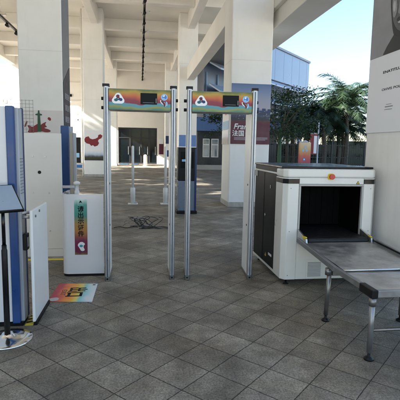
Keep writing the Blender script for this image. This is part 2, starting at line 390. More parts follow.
# beams along the hall, then across it
for (x0, x1, ya, yb) in ((-2.32, -1.99, 11.87, 21.6), (-2.32, -1.99, 22.6, 33.6), (-2.32, -1.99, 34.6, 38), (-2.32, -1.99, ROOF_Y0, 10.87),
                         (2.27, 2.62, 11.87, 21.6), (2.27, 2.62, 22.6, 33.6), (2.27, 2.62, 34.6, 38), (2.62, 2.95, ROOF_Y0, 10.87),
                         (-9.3, -8.95, 13.0, 21.6), (-9.3, -8.95, 22.5, 33.6), (-9.3, -8.95, 34.5, ROOF_Y1)):
    mb = MB(); mb.box(x0, x1, ya, yb, 7.22, 7.95); mb.build('beam', 'cream_paint', hall, bevel=.02)
for y in (15.2, 18.8, 23.2, 27, 31, 35.0):
    for (x0, x1) in ((-8.95, -2.32), (-1.99, 2.27), (2.62, 4.2)):
        mb = MB(); mb.box(x0, x1, y, y + .35, 7.42, 7.95); mb.build('beam', 'cream_paint', hall, bevel=.02)
mb = MB(); mb.box(2.255, 2.62, 11.88, 21.6, 4.80, 5.45); mb.build('tie_beam', 'cream_paint', hall, bevel=.02)
mb = MB(); mb.box(3.42, 4.14, 5.1, 15.0, 4.60, 5.28); mb.box(3.30, 3.42, 5.1, 15.0, 5.0, 5.28); mb.build('edge_beam', 'cream_paint', hall, bevel=.015)
# drainpipe and joint lines on the columns at the left
mb = MB(); mb.tube([(-2.79, 21.75, 0), (-2.79, 21.75, 7.9)], .045); mb.build('downpipe', 'white_column', hall)
for z in (6.0,):
    mb = MB(); mb.box(-9.0, -8.3, 25.0, 25.25, 5.95, 6.65); mb.build('ceiling_box', 'far_white', hall, bevel=.02)

# track of lamps under the ceiling
def light_track(x, label, y0, y1, z):
    t = thing('light_track', label, 'light track', (x, (y0+y1)/2, z), 0, 'lamp tracks hung under the ceiling')
    mb = MB(); mb.box(x-.045, x+.045, y0, y1, z-.05, z+.05); mb.build('rail', 'black_plastic', t)
    y = y0 + 1.2; k = 0
    while y < y1 - .5:
        mb = MB(); mb.tube([(x, y, z-.05), (x, y, z-.17)], .05, 8); mb.tube([(x-.03, y+.30, z-.13), (x+.01, y-.16, z-.17)], .055, 10, r1=.065)
        mb.build('spot_lamp', 'black_plastic', t)
        if k % 2 == 0:
            mb = MB(); mb.box(x-.16, x+.24, y+.5, y+.62, z+.02, z+.12); mb.tube([(x, y+.56, z+.1), (x, y+.56, 7.95)], .014, 6); mb.build('hanger', 'fixture_metal', t)
        y += 1.5; k += 1
light_track(.16, 'black track of spot lamps running down the middle of the cream ceiling', 14.5, 38.5, 7.12)
light_track(-6.1, 'black track of spot lamps in the left bay behind the white column', 16, 40, 7.1)

# unseen wall added out of view at left to keep sun off the foreground
t = thing('sun_block_wall', 'added cream wall out of view at left, blocking the sun', 'wall', (-5.9, 2, 0))
mb = MB(); mb.box(-6.1, -5.7, -3.5, 11.6, 0, 7.9); mb.build('wall', 'cream_paint', t)

# ------------------------------------------------------------------ far entrance building
eb = thing('entrance_building', 'cream end wall with dark glass doors at the far end of the hall', 'building', (0, 38.5, 0))
mb = MB()
mb.box(-3.0, -1.9, 38, 38.6, 0, 7.95); mb.box(1.42, 4.6, 38, 38.6, 0, 7.95); mb.box(-1.9, 1.42, 38, 38.6, 3.12, 7.95)
mb.box(-11.5, -3.0, 38.02, 38.6, 4.2, 7.95); mb.build('wall', 'cream_paint', eb)
for z in (5.1, 6.6):
    mb = MB(); mb.box(-11.5, -3.0, 37.9, 38.02, z, z+.12); mb.build('ledge', 'cream_paint', eb)
mb = MB(); mb.box(-1.9, 1.42, 37.85, 37.99, 4.35, 4.55); mb.build('ledge', 'cream_paint', eb)
mb = MB(); mb.box(-6.15, -5.7, 37.93, 38.02, 5.55, 5.75); mb.build('nameplate', 'ink', eb)
for i, (x0, x1) in enumerate(((-1.9, -.9), (-.9, .05), (.05, .75), (.75, 1.42))):
    d = MB(); d.box(x0, x0+.07, 38.0, 38.1, 0, 3.1); d.box(x1-.07, x1, 38.0, 38.1, 0, 3.1); d.box(x0+.07, x1-.07, 38.0, 38.1, 3.02, 3.1); d.box(x0+.07, x1-.07, 38.0, 38.1, 2.2, 2.28); d.box(x0+.07, x1-.07, 38.0, 38.1, 0, .12)
    f = d.build('door', 'iron', eb)
    p = MB(); p.box(x0+.07, x1-.07, 38.04, 38.06, .12, 3.02); p.build('pane', 'far_glass', f)
    h = MB(); h.box(x1-.16, x1-.12, 37.94, 37.98, .8, 1.5); h.build('handle', 'steel', f)
mb = MB(); mb.box(-11.5, -3.0, 42, 42.5, 0, 4.15); mb.build('back_wall', 'far_white', eb)
mb = MB()
for x in (-10.5, -9.2, -7.9, -6.6, -5.3, -4.0): mb.box(x, x+.1, 38.1, 38.2, 0, 4.2)
mb.box(-11.5, -3.0, 38.1, 38.2, 3.6, 3.7); mb.build('window_frame', 'far_white', eb)

def block(name, label, cat, x0, x1, y0, y1, z0, z1, m, bevel=.01, group=None):
    mb = MB(); mb.box(x0, x1, y0, y1, z0, z1); return tag(mb.build(name, m, bevel=bevel), label, cat, group)

# kiosk far off in the left bay, low benches and stands by the doors
t = thing('ticket_machine', 'black upright machine with pale screen in the left bay beyond the columns', 'machine', (-4.35, 30, 0))
mb = MB(); mb.box(-4.75, -4.0, 30, 30.5, 0.1, 2.05); mb.build('body', 'black_plastic', t, .02)
mb = MB(); mb.box(-4.3, -4.08, 29.98, 30, .7, 1.0); mb.build('screen', 'sky_ink', t)
mb = MB(); mb.box(-4.78, -3.97, 29.95, 30.55, 0, .1); mb.build('base', 'grey_panel', t)
t = thing('info_board', 'low blue and white board on the floor before the black machine', 'board', (-3.7, 27, 0))
mb = MB(); mb.box(-3.95, -3.3, 27, 27.08, .1, .45); mb.build('panel', 'far_white', t)
mb = MB(); mb.box(-3.9, -3.45, 26.985, 26.998, .16, .34); mb.build('stripe', 'blue_ink', t)
mb = MB(); mb.box(-3.9, -3.8, 26.95, 27.15, 0, .1); mb.box(-3.45, -3.35, 26.95, 27.15, 0, .1); mb.build('feet', 'grey_panel', t)
t = thing('door_stand', 'short white pedestal in front of the far glass doors', 'stand', (.55, 34, 0))
mb = MB(); mb.lathe([(.13, 0), (.15, .05), (.15, .75), (.12, .85), (.05, .88)], (.38, 34, 0), 16); mb.build('body', 'far_white', t)
mb = MB(); mb.lathe([(.20, 0), (.20, .04)], (.38, 34, -.001), 16); mb.build('base', 'grey_panel', t)
for i, (x, w) in enumerate(((-1.35, .7), (-.45, .5))):
    t = thing('floor_mat', ('wide blue mat lying before the left glass door', 'narrow blue mat lying before the middle glass door')[i], 'mat', (x, 36.5, 0), 0)
    mb = MB(); mb.box(x-w/2, x+w/2, 36.2, 37.4, 0.001, .02); mb.build('pile', 'blue_ink', t)
    mb = MB(); mb.box(x-w/2-.04, x+w/2+.04, 36.16, 37.44, 0.001, .012); mb.build('border', 'black_plastic', t)

# ------------------------------------------------------------------ printed wraps on the columns
def smooth_poly(P, it=2):
    for _ in range(it):
        Q = []
        for i, a in enumerate(P):
            b_ = P[(i+1) % len(P)]
            Q += [(a[0]*.75 + b_[0]*.25, a[1]*.75 + b_[1]*.25), (a[0]*.25 + b_[0]*.75, a[1]*.25 + b_[1]*.75)]
        P = Q
    return P
def flat(name, m, poly, o, ux, uy, parent, depth=.004):
    if name in ('flame', 'pale_emblem'): poly = smooth_poly(poly)
    if name in ('red_shape', 'red_spot', 'label_emblem'): poly = smooth_poly(poly, 1)
    mb = MB(); mb.prism(poly, o, ux, uy, depth); return mb.build(name, m, parent)
# left column: pinkish band with red splash and green tower
yl = 10.86
t = thing('column_mural', 'pinkish band with red brush shapes and dark green tower on left column', 'mural', (-2.34, yl, 1.8))
mb = MB(); mb.box(-2.83, -1.85, yl-.006, yl+.008, 1.78, 2.34); mb.build('band', 'pink_band', t)
yy = yl - .010
K = .80
def sc_(P): return [(a*K, b_*K) for a, b_ in P]
flat('red_shape', 'red_ink', sc_([(-.36, -.18), (-.28, -.08), (-.34, .02), (-.30, .05), (-.20, -.02), (-.12, .04), (-.02, .10), (.02, .03), (.10, .10), (.22, .16), (.16, .06), (.24, .0), (.12, -.03), (.30, -.08), (.34, -.14), (.20, -.17), (.05, -.13), (-.10, -.17)]), (-2.40, yy, 1.95), UX, UZ, t)
flat('red_spot', 'red_ink', sc_(blob(9, .05, .05, .3, 4)), (-2.16, yy, 2.14), UX, UZ, t)
flat('red_spot', 'red_ink', sc_([(-.06, -.12), (.02, -.02), (.05, .12), (-.02, .05)]), (-2.70, yy, 2.00), UX, UZ, t)
flat('green_tower', 'green_ink', sc_([(-.05, -.20), (-.035, .28), (-.10, .29), (-.10, .32), (-.03, .34), (-.02, .43), (.015, .43), (.025, .34), (.09, .32), (.09, .29), (.03, .28), (.055, -.20)]), (-2.40, yy-.006, 1.99), UX, UZ, t)
# its right face: grey upper sheet, maroon lower sheet
t = thing('side_poster', 'tall grey over maroon poster on the right face of left column', 'poster', (-1.83, 11.3, 2))
mb = MB(); mb.prism([(0, 3.05), (.96, 3.55), (.96, 7.4), (0, 7.4)], (-1.828, 10.9, 0), UY, UZ, .008); mb.build('grey_sheet', 'poster_grey', t)
mb = MB(); mb.prism([(0, 1.1), (.96, 1.1), (.96, 3.53), (0, 3.03)], (-1.828, 10.9, 0), UY, UZ, .008); mb.build('maroon_sheet', 'side_maroon', t)
for k in range(4): lettering('展区指引', (-1.824, 11.38, 2.72 - k*.28), UY, UZ, .16, 'pale_ink', t)
# map column
ym = 21.59
t = thing('map_mural', 'white poster with dark red map above a mountain landscape on column', 'mural', (-2.25, ym, .8))
mb = MB(); mb.box(-2.70, -1.80, ym-.006, ym+.008, .78, 2.25); mb.build('sheet', 'poster_white', t)
mb = MB(); mb.box(-2.70, -1.80, ym-.012, ym-.006, .80, 1.32); mb.build('landscape', 'hill_print', t)
flat('map_shape', 'red_ink', [(-.42, .06), (-.36, .16), (-.22, .20), (-.16, .10), (-.04, .06), (.10, .09), (.22, .16), (.24, .27), (.34, .31), (.44, .24), (.38, .12), (.26, .06), (.22, -.02), (.27, -.12), (.20, -.24), (.06, -.29), (-.02, -.22), (-.10, -.26), (-.18, -.17), (-.32, -.14), (-.41, -.05)], (-2.27, ym-.012, 1.76), UX, UZ, t)
for j, x in enumerate((-1.775,)):
    t = thing('narrow_poster', 'narrow dark red and gold poster on the right face of the map column', 'poster', (x, 22.1, .9))
    mb = MB(); mb.box(x, x+.008, 21.7, 22.5, 1.0, 2.2); mb.build('sheet', 'maroon_ink', t)
    mb = MB(); mb.box(x+.008, x+.012, 21.75, 22.45, 1.05, 1.45); mb.build('gold_panel', 'totem_print', t)
# posters on the far right column
t = thing('blue_poster', 'narrow blue and white poster on the far right column', 'poster', (2.1, 33.58, .9))
mb = MB(); mb.box(1.92, 2.22, 33.575, 33.592, .75, 2.35); mb.build('sheet', 'poster_white', t)
mb = MB(); mb.box(1.92, 2.22, 33.568, 33.575, 1.75, 2.35); mb.box(1.92, 2.22, 33.568, 33.575, .75, 1.25); mb.build('blue_panel', 'dark_blue', t)
t = thing('maroon_poster', 'small maroon poster on the wall right of the far glass doors', 'poster', (1.85, 37.98, .9))
mb = MB(); mb.box(1.6, 1.98, 37.97, 37.998, .8, 2.2); mb.build('sheet', 'poster_white', t)
mb = MB(); mb.box(1.6, 1.98, 37.96, 37.97, .85, 1.75); mb.build('maroon_panel', 'maroon_ink', t)
t = thing('sky_poster', 'pale blue poster on the white column behind the black kiosk', 'poster', (2.35, 21.58, 1.4))
mb = MB(); mb.box(1.9, 2.76, 21.575, 21.592, 1.35, 2.12); mb.build('sheet', 'poster_blue', t)
mb = MB(); mb.box(1.9, 2.76, 21.568, 21.575, 1.35, 1.55); mb.build('white_strip', 'poster_white', t)
# right column: dusk skyline over a dark red panel
yr = 10.86
t = thing('country_poster', 'large dusk skyline poster with dark red lettered panel on right column', 'poster', (2.8, yr, 1.6))
mb = MB(); mb.box(2.27, 3.29, yr-.010, yr+.006, 2.45, 3.14); mb.build('sky_print', 'dusk_print', t)
mb = MB(); mb.box(2.27, 3.29, yr-.012, yr+.006, 2.22, 2.448); mb.build('city_print', 'night_print', t)
r = random.Random(3); mb = MB(); x = 2.28
while x < 3.22:
    w = r.uniform(.03, .11); h = r.uniform(.02, .13); mb.box(x, min(x+w, 3.285), yr-.016, yr-.011, 2.43, 2.45+h); x += w
mb.build('skyline', 'dark_blue', t)
mb = MB()
for k in range(46):
    x = r.uniform(2.3, 3.27); z = r.uniform(2.26, 2.46); mb.box(x, x+r.uniform(.006, .03), yr-.018, yr-.0165, z, z+.008)
mb.build('city_lights', 'pale_ink', t)
mb = MB(); mb.box(2.27, 3.29, yr-.010, yr+.006, 1.63, 2.217); mb.build('red_panel', 'maroon_ink', t)
lettering('France', (2.62, yr-.012, 2.07), UX, UZ, .20, 'white_ink', t, width=.56, shear=.25, bold=.004)
lettering('法国', (2.46, yr-.012, 1.90), UX, UZ, .16, 'white_ink', t, bold=.003)
for k in range(3):
    mb = MB(); mb.box(2.36, 2.82 - .08*(k == 2), yr-.0125, yr-.010, 1.79-.028*k, 1.80-.028*k); mb.build('text_line', 'pale_ink', t)
    mb = MB(); mb.box(2.95, 3.24 - .06*(k == 2), yr-.0125, yr-.010, 1.79-.028*k, 1.80-.028*k); mb.build('text_line', 'pale_ink', t)
# narrow sheet on its left face
t = thing('flame_poster', 'narrow white poster with orange flame and blue hills on column side', 'poster', (2.24, 11.3, 1.6))
mb = MB(); mb.box(2.232, 2.252, 10.95, 11.8, 1.62, 2.66); mb.build('sheet', 'poster_white', t)
mb = MB(); mb.box(2.226, 2.232, 10.95, 11.8, 1.62, 1.98); mb.build('hills', 'hill_print', t)
mb = MB(); mb.box(2.226, 2.232, 10.95, 11.8, 2.0, 2.22); mb.build('blue_band', 'sky_ink', t)
flat('flame', 'orange_ink', [(-.2, .1), (0, -.12), (.2, -.02), (.25, .16), (.05, .05), (-.05, .2)], (2.228, 11.38, 2.46), -UY, UZ, t)

# near right column: portrait poster over white text panel, on its left face
xp = 2.748
pw = thing('portrait_poster', 'grey portrait of a face over white text panel on near right column', 'poster', (xp, 4.57, 1.7))
NX, NZ = -UY, UZ
def PP(y, z, d=0): return (xp - .012 - d, y, z)
mb = MB(); mb.box(xp-.012, xp-.001, 4.13, 5.015, 1.735, 2.60); mb.build('text_panel', 'poster_white', pw)
mb = MB(); mb.box(xp-.012, xp-.001, 4.13, 5.015, 2.602, 4.4); mb.build('picture', 'portrait_grey', pw)
# simple head and shoulders, layered sheets of print
def pprint(name, m, P, d, sm=1):
    flat(name, m, smooth_poly([(-y, z) for y, z in P], sm) if sm else [(-y, z) for y, z in P], (xp - .012 - d, 0, 0), NX, NZ, pw, .0018)
pprint('face', 'portrait_mid', [(4.647, 3.17), (4.66, 3.40), (4.62, 3.60), (4.50, 3.74), (4.30, 3.80), (4.14, 3.76), (4.14, 2.66), (4.40, 2.68), (4.52, 2.74), (4.57, 2.83), (4.605, 2.96)], .002)
pprint('jaw_shade', 'portrait_dark', [(4.640, 3.14), (4.625, 3.22), (4.605, 3.02), (4.56, 2.90), (4.46, 2.80), (4.30, 2.76), (4.14, 2.76), (4.14, 2.68), (4.42, 2.70), (4.52, 2.76), (4.565, 2.83), (4.598, 2.96)], .004)
pprint('shirt', 'portrait_dark', [(4.725, 2.604), (4.725, 2.612), (4.66, 2.68), (4.58, 2.745), (4.53, 2.785), (4.47, 2.75), (4.38, 2.72), (4.14, 2.70), (4.14, 2.604)], .006, 0)
pprint('cheek', 'portrait_soft', [(4.605, 3.14), (4.585, 3.20), (4.53, 3.17), (4.50, 3.06), (4.52, 2.97), (4.565, 2.96), (4.59, 3.04)], .006)
pprint('cheek_light', 'portrait_light', [(4.585, 3.11), (4.55, 3.15), (4.53, 3.08), (4.545, 3.02), (4.575, 3.04)], .008)
pprint('nose', 'portrait_soft', [(4.475, 3.26), (4.46, 3.06), (4.485, 2.995), (4.44, 2.97), (4.38, 2.98), (4.40, 3.26)], .008)
pprint('lips', 'portrait_dark', [(4.505, 2.925), (4.47, 2.95), (4.42, 2.945), (4.32, 2.955), (4.30, 2.925), (4.36, 2.89), (4.44, 2.885)], .008)
pprint('lip_light', 'portrait_light', [(4.475, 2.895), (4.44, 2.905), (4.36, 2.90), (4.38, 2.88), (4.44, 2.875)], .010)
pprint('eye', 'portrait_dark', [(4.575, 3.305), (4.54, 3.335), (4.49, 3.33), (4.47, 3.30), (4.52, 3.285)], .008)
pprint('eyebrow', 'portrait_dark', [(4.60, 3.38), (4.55, 3.42), (4.47, 3.40), (4.47, 3.385), (4.55, 3.395)], .008)
pprint('hair', 'portrait_dark', [(4.665, 3.34), (4.685, 3.55), (4.62, 3.76), (4.45, 3.90), (4.14, 3.94), (4.14, 3.70), (4.40, 3.66), (4.56, 3.56), (4.62, 3.44)], .010)
lettering('ENATITLU', PP(4.535, 2.408), NX, NZ, .040, 'ink', pw, width=.34, bold=.0008)
lettering('OHVIS POL', PP(4.53, 2.215), NX, NZ, .038, 'ink', pw, width=.36, bold=.0003)
for k, (a, b_) in enumerate(((4.60, 4.50), (4.62, 4.47), (4.63, 4.48))):
    mb = MB(); mb.box(xp-.0145, xp-.012, b_, a, 2.040-.028*k, 2.046-.028*k + .005*(k == 1)); mb.build('text_line', 'grey_ink', pw)

# ------------------------------------------------------------------ left: locker cabinets, board, wing barriers
def cabinet(label, x0, x1, y0, y1, h, dev, bw=.104):
    t = thing('steel_cabinet', label, 'cabinet', ((x0+x1)/2, y0, 0), 0, 'blue and white cabinets along the left')
    mb = MB(); mb.box(x0, x1-bw-.001, y0+.012, y1-.03, .04, h-.004); mb.build('front_panel', 'light_panel', t, .006)
    mb = MB(); mb.box(x1-bw, x1-.028, y0, y0+.05, .03, h); mb.build('corner_strip', 'blue_paint', t, .006)
    mb = MB(); mb.box(x1-.09, x1-.004, y0+.051, y1-.032, .03, h-.01); mb.build('side_panel', 'grey_panel', t, .004)
    mb = MB(); mb.box(x1-.104, x1, y1-.03, y1, .03, h-.003); mb.build('rear_strip', 'dark_blue', t, .004)
    mb = MB(); mb.box(x0+.02, x1-.01, y0+.02, y1-.01, 0, .03); mb.build('plinth', 'black_plastic', t)
    mb = MB()
    for k in range(12):
        for j in range(5): mb.tube([(x1-.004, y0+.065+j*.022, h-.42-k*.026), (x1-.0015, y0+.065+j*.022, h-.42-k*.026)], .005, 6)
    mb.build('vent_holes', 'grey_ink', t)
    if dev:
        mb = MB(); mb.box(x1-.004, x1+.03, y0+.07, y0+.15, .64, .78); mb.build('socket_box', 'black_plastic', t, .006)
        mb = MB(); mb.box(x1+.03, x1+.034, y0+.085, y0+.135, .67, .75); mb.build('socket_face', 'grey_panel', t)
    return t
cabinet('nearest tall white cabinet with blue corner strip at left edge', -1.75, -.975, 3.64, 3.84, 1.83, True, .088)
cabinet('farther narrow cabinet with blue strip behind the white board', -1.31, -1.135, 7.3, 7.6, 1.84, False, .147)
t = thing('gate_upright', 'beige and grey upright panel standing right of the farther blue cabinet', 'upright', (-1.085, 7.23, 0))
mb = MB(); mb.box(-1.130, -1.075, 7.18, 7.28, .02, 1.73); mb.build('panel', 'beige_grey', t, .006)
mb = MB(); mb.box(-1.074, -1.035, 7.18, 7.28, .02, 1.72); mb.build('edge', 'grey_panel', t, .006)
mb = MB(); mb.box(-1.135, -1.03, 7.16, 7.29, 0, .02); mb.build('foot', 'dark_steel', t)

t = thing('screen_board', 'cream white board with small bolts between the two blue cabinets', 'board', (-1.5, 6, 0))
mb = MB(); mb.box(-1.95, -1.055, 6.0, 6.05, .11, 1.68); mb.build('panel', 'board_white', t, .004)
mb = MB(); mb.box(-1.95, -1.055, 6.0, 6.05, 0.0, .107); mb.build('skirting', 'cream_paint', t, .004)
for (px_, pz) in ((-1.42, 1.37), (-1.26, 1.37), (-1.43, .88), (-1.22, .88), (-1.22, .36)):
    mb = MB(); mb.tube([(px_, 5.992, pz), (px_, 6.0, pz)], .011, 10); mb.build('bolt', 'steel', t)
mb = MB(); mb.tube([(-1.34, 5.994, 1.16), (-1.34, 6.0, 1.16)], .022, 14); mb.build('hole_plug', 'black_plastic', t)

t = thing('wire_screen', 'thin grey wire mesh screen standing behind the white board', 'screen', (-2.3, 8, 0))
mb = MB()
for k in range(15): x = -2.72 + k*.061; mb.tube([(x, 8, .1), (x, 8, 2.30)], .0026, 5)
for k in range(36): z = .12 + k*.062; mb.tube([(-2.73, 8.004, z), (-1.86, 8.004, z)], .0026, 5)
mb.build('mesh', 'mesh_grey', t)
mb = MB(); mb.box(-2.78, -2.74, 7.98, 8.02, 0, 2.3); mb.build('post', 'mesh_grey', t)
mb = MB(); mb.box(-1.85, -1.82, 7.98, 8.02, 0, 1.7); mb.build('post', 'mesh_grey', t)

# sign stand at the left edge
t = thing('sign_stand', 'tilted blue grey sign on black pole with round chrome base', 'sign stand', (-1.035, 3.40, 0))
sx, sy = -1.035, 3.40
mb = MB(); mb.lathe([(.185, 0), (.188, .006), (.182, .013), (.12, .022), (.07, .032), (.045, .045), (.040, .055)], (sx, sy, 0), 56); mb.build('base', 'chrome', t)
mb = MB(); mb.lathe([(.022, .045), (.022, .72), (.018, .73), (.018, .76)], (sx, sy, 0), 24); mb.build('pole', 'black_plastic', t)
mb = MB(); mb.lathe([(.014, .75), (.013, 1.10)], (sx, sy, 0), 16); mb.build('upper_pole', 'black_gloss', t)
mt = Matrix.Translation((sx-.05, sy+.0, 1.115)) @ Matrix.Rotation(R(34), 4, 'Z') @ Matrix.Rotation(R(36), 4, 'X')
mb = MB(); mb.box(-.25, .17, -.15, .15, -.012, .008, 0, mt); mb.build('frame', 'black_gloss', t, .004)
mb = MB(); mb.box(-.238, .158, -.138, .138, .0085, .011, 0, mt); mb.build('sign_face', 'sign_sky_sheen', t)

# hazard tape and line on the floor
mb = MB(); mb.box(-.972, -.905, 3.66, 4.2, .0015, .005)
tp = tag(mb.build('hazard_tape', 'tape_yellow'), 'yellow floor tape with black slanted bars beside the nearest cabinet', 'floor tape')
for k in range(7):
    y = 3.70 + k*.07; mb = MB(); mb.prism([(-.972, y), (-.972, y+.032), (-.905, y+.062), (-.905, y+.03)], (0, 0, .0065), UX, UY, .0012); mb.build('black_bar', 'ink', tp)
mb = MB(); mb.box(-1.95, -.95, 5.80, 5.88, .0015, .004); tag(mb.build('floor_line', 'tape_yellow'), 'plain yellow line on the floor in front of the cream board', 'floor tape')

# wing panel along the walkway
t = thing('wing_panel', 'white swing panel seen edge on, hinged to the nearest cabinet', 'barrier', (-.89, 3.9, 0))
mb = MB(); mb.box(-.905, -.880, 3.645, 4.20, .035, .99); mb.build('panel', 'white_powder', t, .008, 3)
mb = MB(); mb.box(-.900, -.872, 3.66, 4.19, 0, .034); mb.build('rubber_edge', 'black_plastic', t)
for z in (.925, .955):
    mb = MB(); mb.tube([(-.995, 3.72, z), (-.905, 3.72 + .1*(z > .93), z)], .014, 12); mb.build('hinge_arm', 'aluminium', t)
for (y, z) in ((3.74, .93), (3.88, .955)):
    mb = MB(); mb.tube([(-.880, y, z), (-.872, y, z)], .011, 10); mb.build('bolt', 'dark_steel', t)

# rounded barrier with label
t = thing('barrier_panel', 'glossy white waist high barrier panel with colourful vertical label', 'barrier', (-.68, 5.05, 0))
prof = []
for i in range(9):
    a = R(180 - 90*i/8); prof.append((-.90 + .075*(1+math.cos(a)) - .0, 5.05 + .075*(1 - math.sin(a))))
out = [(-.90 - 0.0, 5.55)] + [(p[0], p[1]) for p in prof] + [(-.425, 5.05)]
inn = [(p[0], p[1] + .022) if i > 5 else (p[0] + .022, p[1] + .006) for i, p in enumerate(out)][::-1]
mb = MB(); mb.prism(out + inn, (0, 0, .97), UX, UY, .94); mb.build('panel', 'white_gloss', t)
mb = MB(); mb.prism([(p[0]+.004, p[1]+.004) for p in out] + [(p[0]-.003, p[1]-.003) for p in inn], (0, 0, .03), UX, UY, .03); mb.build('rubber_edge', 'black_plastic', t)
lx0, lx1, lz0, lz1 = -.755, -.612, .26, .915
mb = MB(); mb.box(lx0, lx1, 5.0465, 5.0495, lz0, lz1); lab = mb.build('label', 'label_print', t)
for k, ch in enumerate('请出示证件'):
    lettering(ch, ((lx0+lx1)/2, 5.0465, .80 - k*.072), UX, UZ, .072, 'ink', lab, bold=.0015)
flat('label_emblem', 'white_ink', [(-.045, .02), (0, .06), (.05, .03), (.02, 0), (.045, -.05), (0, -.06), (-.02, -.02)], ((lx0+lx1)/2, 5.0452, .36), UX, UZ, lab, .001)
flat('label_emblem', 'teal_ink', ell(12, .02, .016), ((lx0+lx1)/2, 5.0435, .365), UX, UZ, lab, .001)
flat('label_mark', 'ink', [(-.02, -.014), (-.004, .018), (.004, .018), (.02, -.014), (.006, -.004), (-.006, -.004)], ((lx0+lx1)/2, 5.0452, .878), UX, UZ, lab, .001)
for x in (-.87, -.83):
    mb = MB(); mb.lathe([(.014, 0), (.014, .018), (.008, .022)], (x, 5.16 if x < -.85 else 5.07, .968), 12); mb.build('hinge_pin', 'dark_steel', t)
t2 = thing('turnstile_top', 'small white knob head above the barrier panel left corner', 'turnstile', (-.80, 5.6, 0))
mb = MB(); mb.lathe([(.03, 0), (.03, .95), (.022, .96), (.022, 1.03), (.04, 1.035), (.042, 1.06), (.02, 1.075)], (-.80, 5.6, 0), 20); mb.build('post', 'white_powder', t2)
mb = MB(); mb.box(-.98, -.82, 5.58, 5.62, .985, 1.02); mb.build('arm', 'aluminium', t2, .005)

# floor sticker
t = thing('floor_sticker', 'rainbow floor sticker with black characters in front of the barrier panel', 'sticker', (-.69, 4.48, .001))
quad = [(-.90, 4.22), (-.47, 4.18), (-.47, 4.74), (-.89, 4.78)]
mb = MB(); mb.prism(quad, (0, 0, .005), UX, UY, .0035); st = mb.build('sheet', 'sticker_print', t)
FX, FY = Vector((0, -1, 0)), Vector((1, 0, 0))
lettering('出', (-.655, 4.555, .0051), FX, FY, .20, 'ink', st, width=.125, bold=.005)
lettering('口', (-.675, 4.405, .0051), FX, FY, .19, 'ink', st, width=.125, bold=.007)
lettering('EXIT', (-.79, 4.47, .005), FX, FY, .07, 'purple_ink', st, width=.17)
lettering('检', (-.505, 4.70, .005), FX, FY, .035, 'ink', st)
flat('pale_emblem', 'pale_ink', blob(10, .045, .05, .2, 5), (-.85, 4.27, .0065), UX, UY, st, .001)

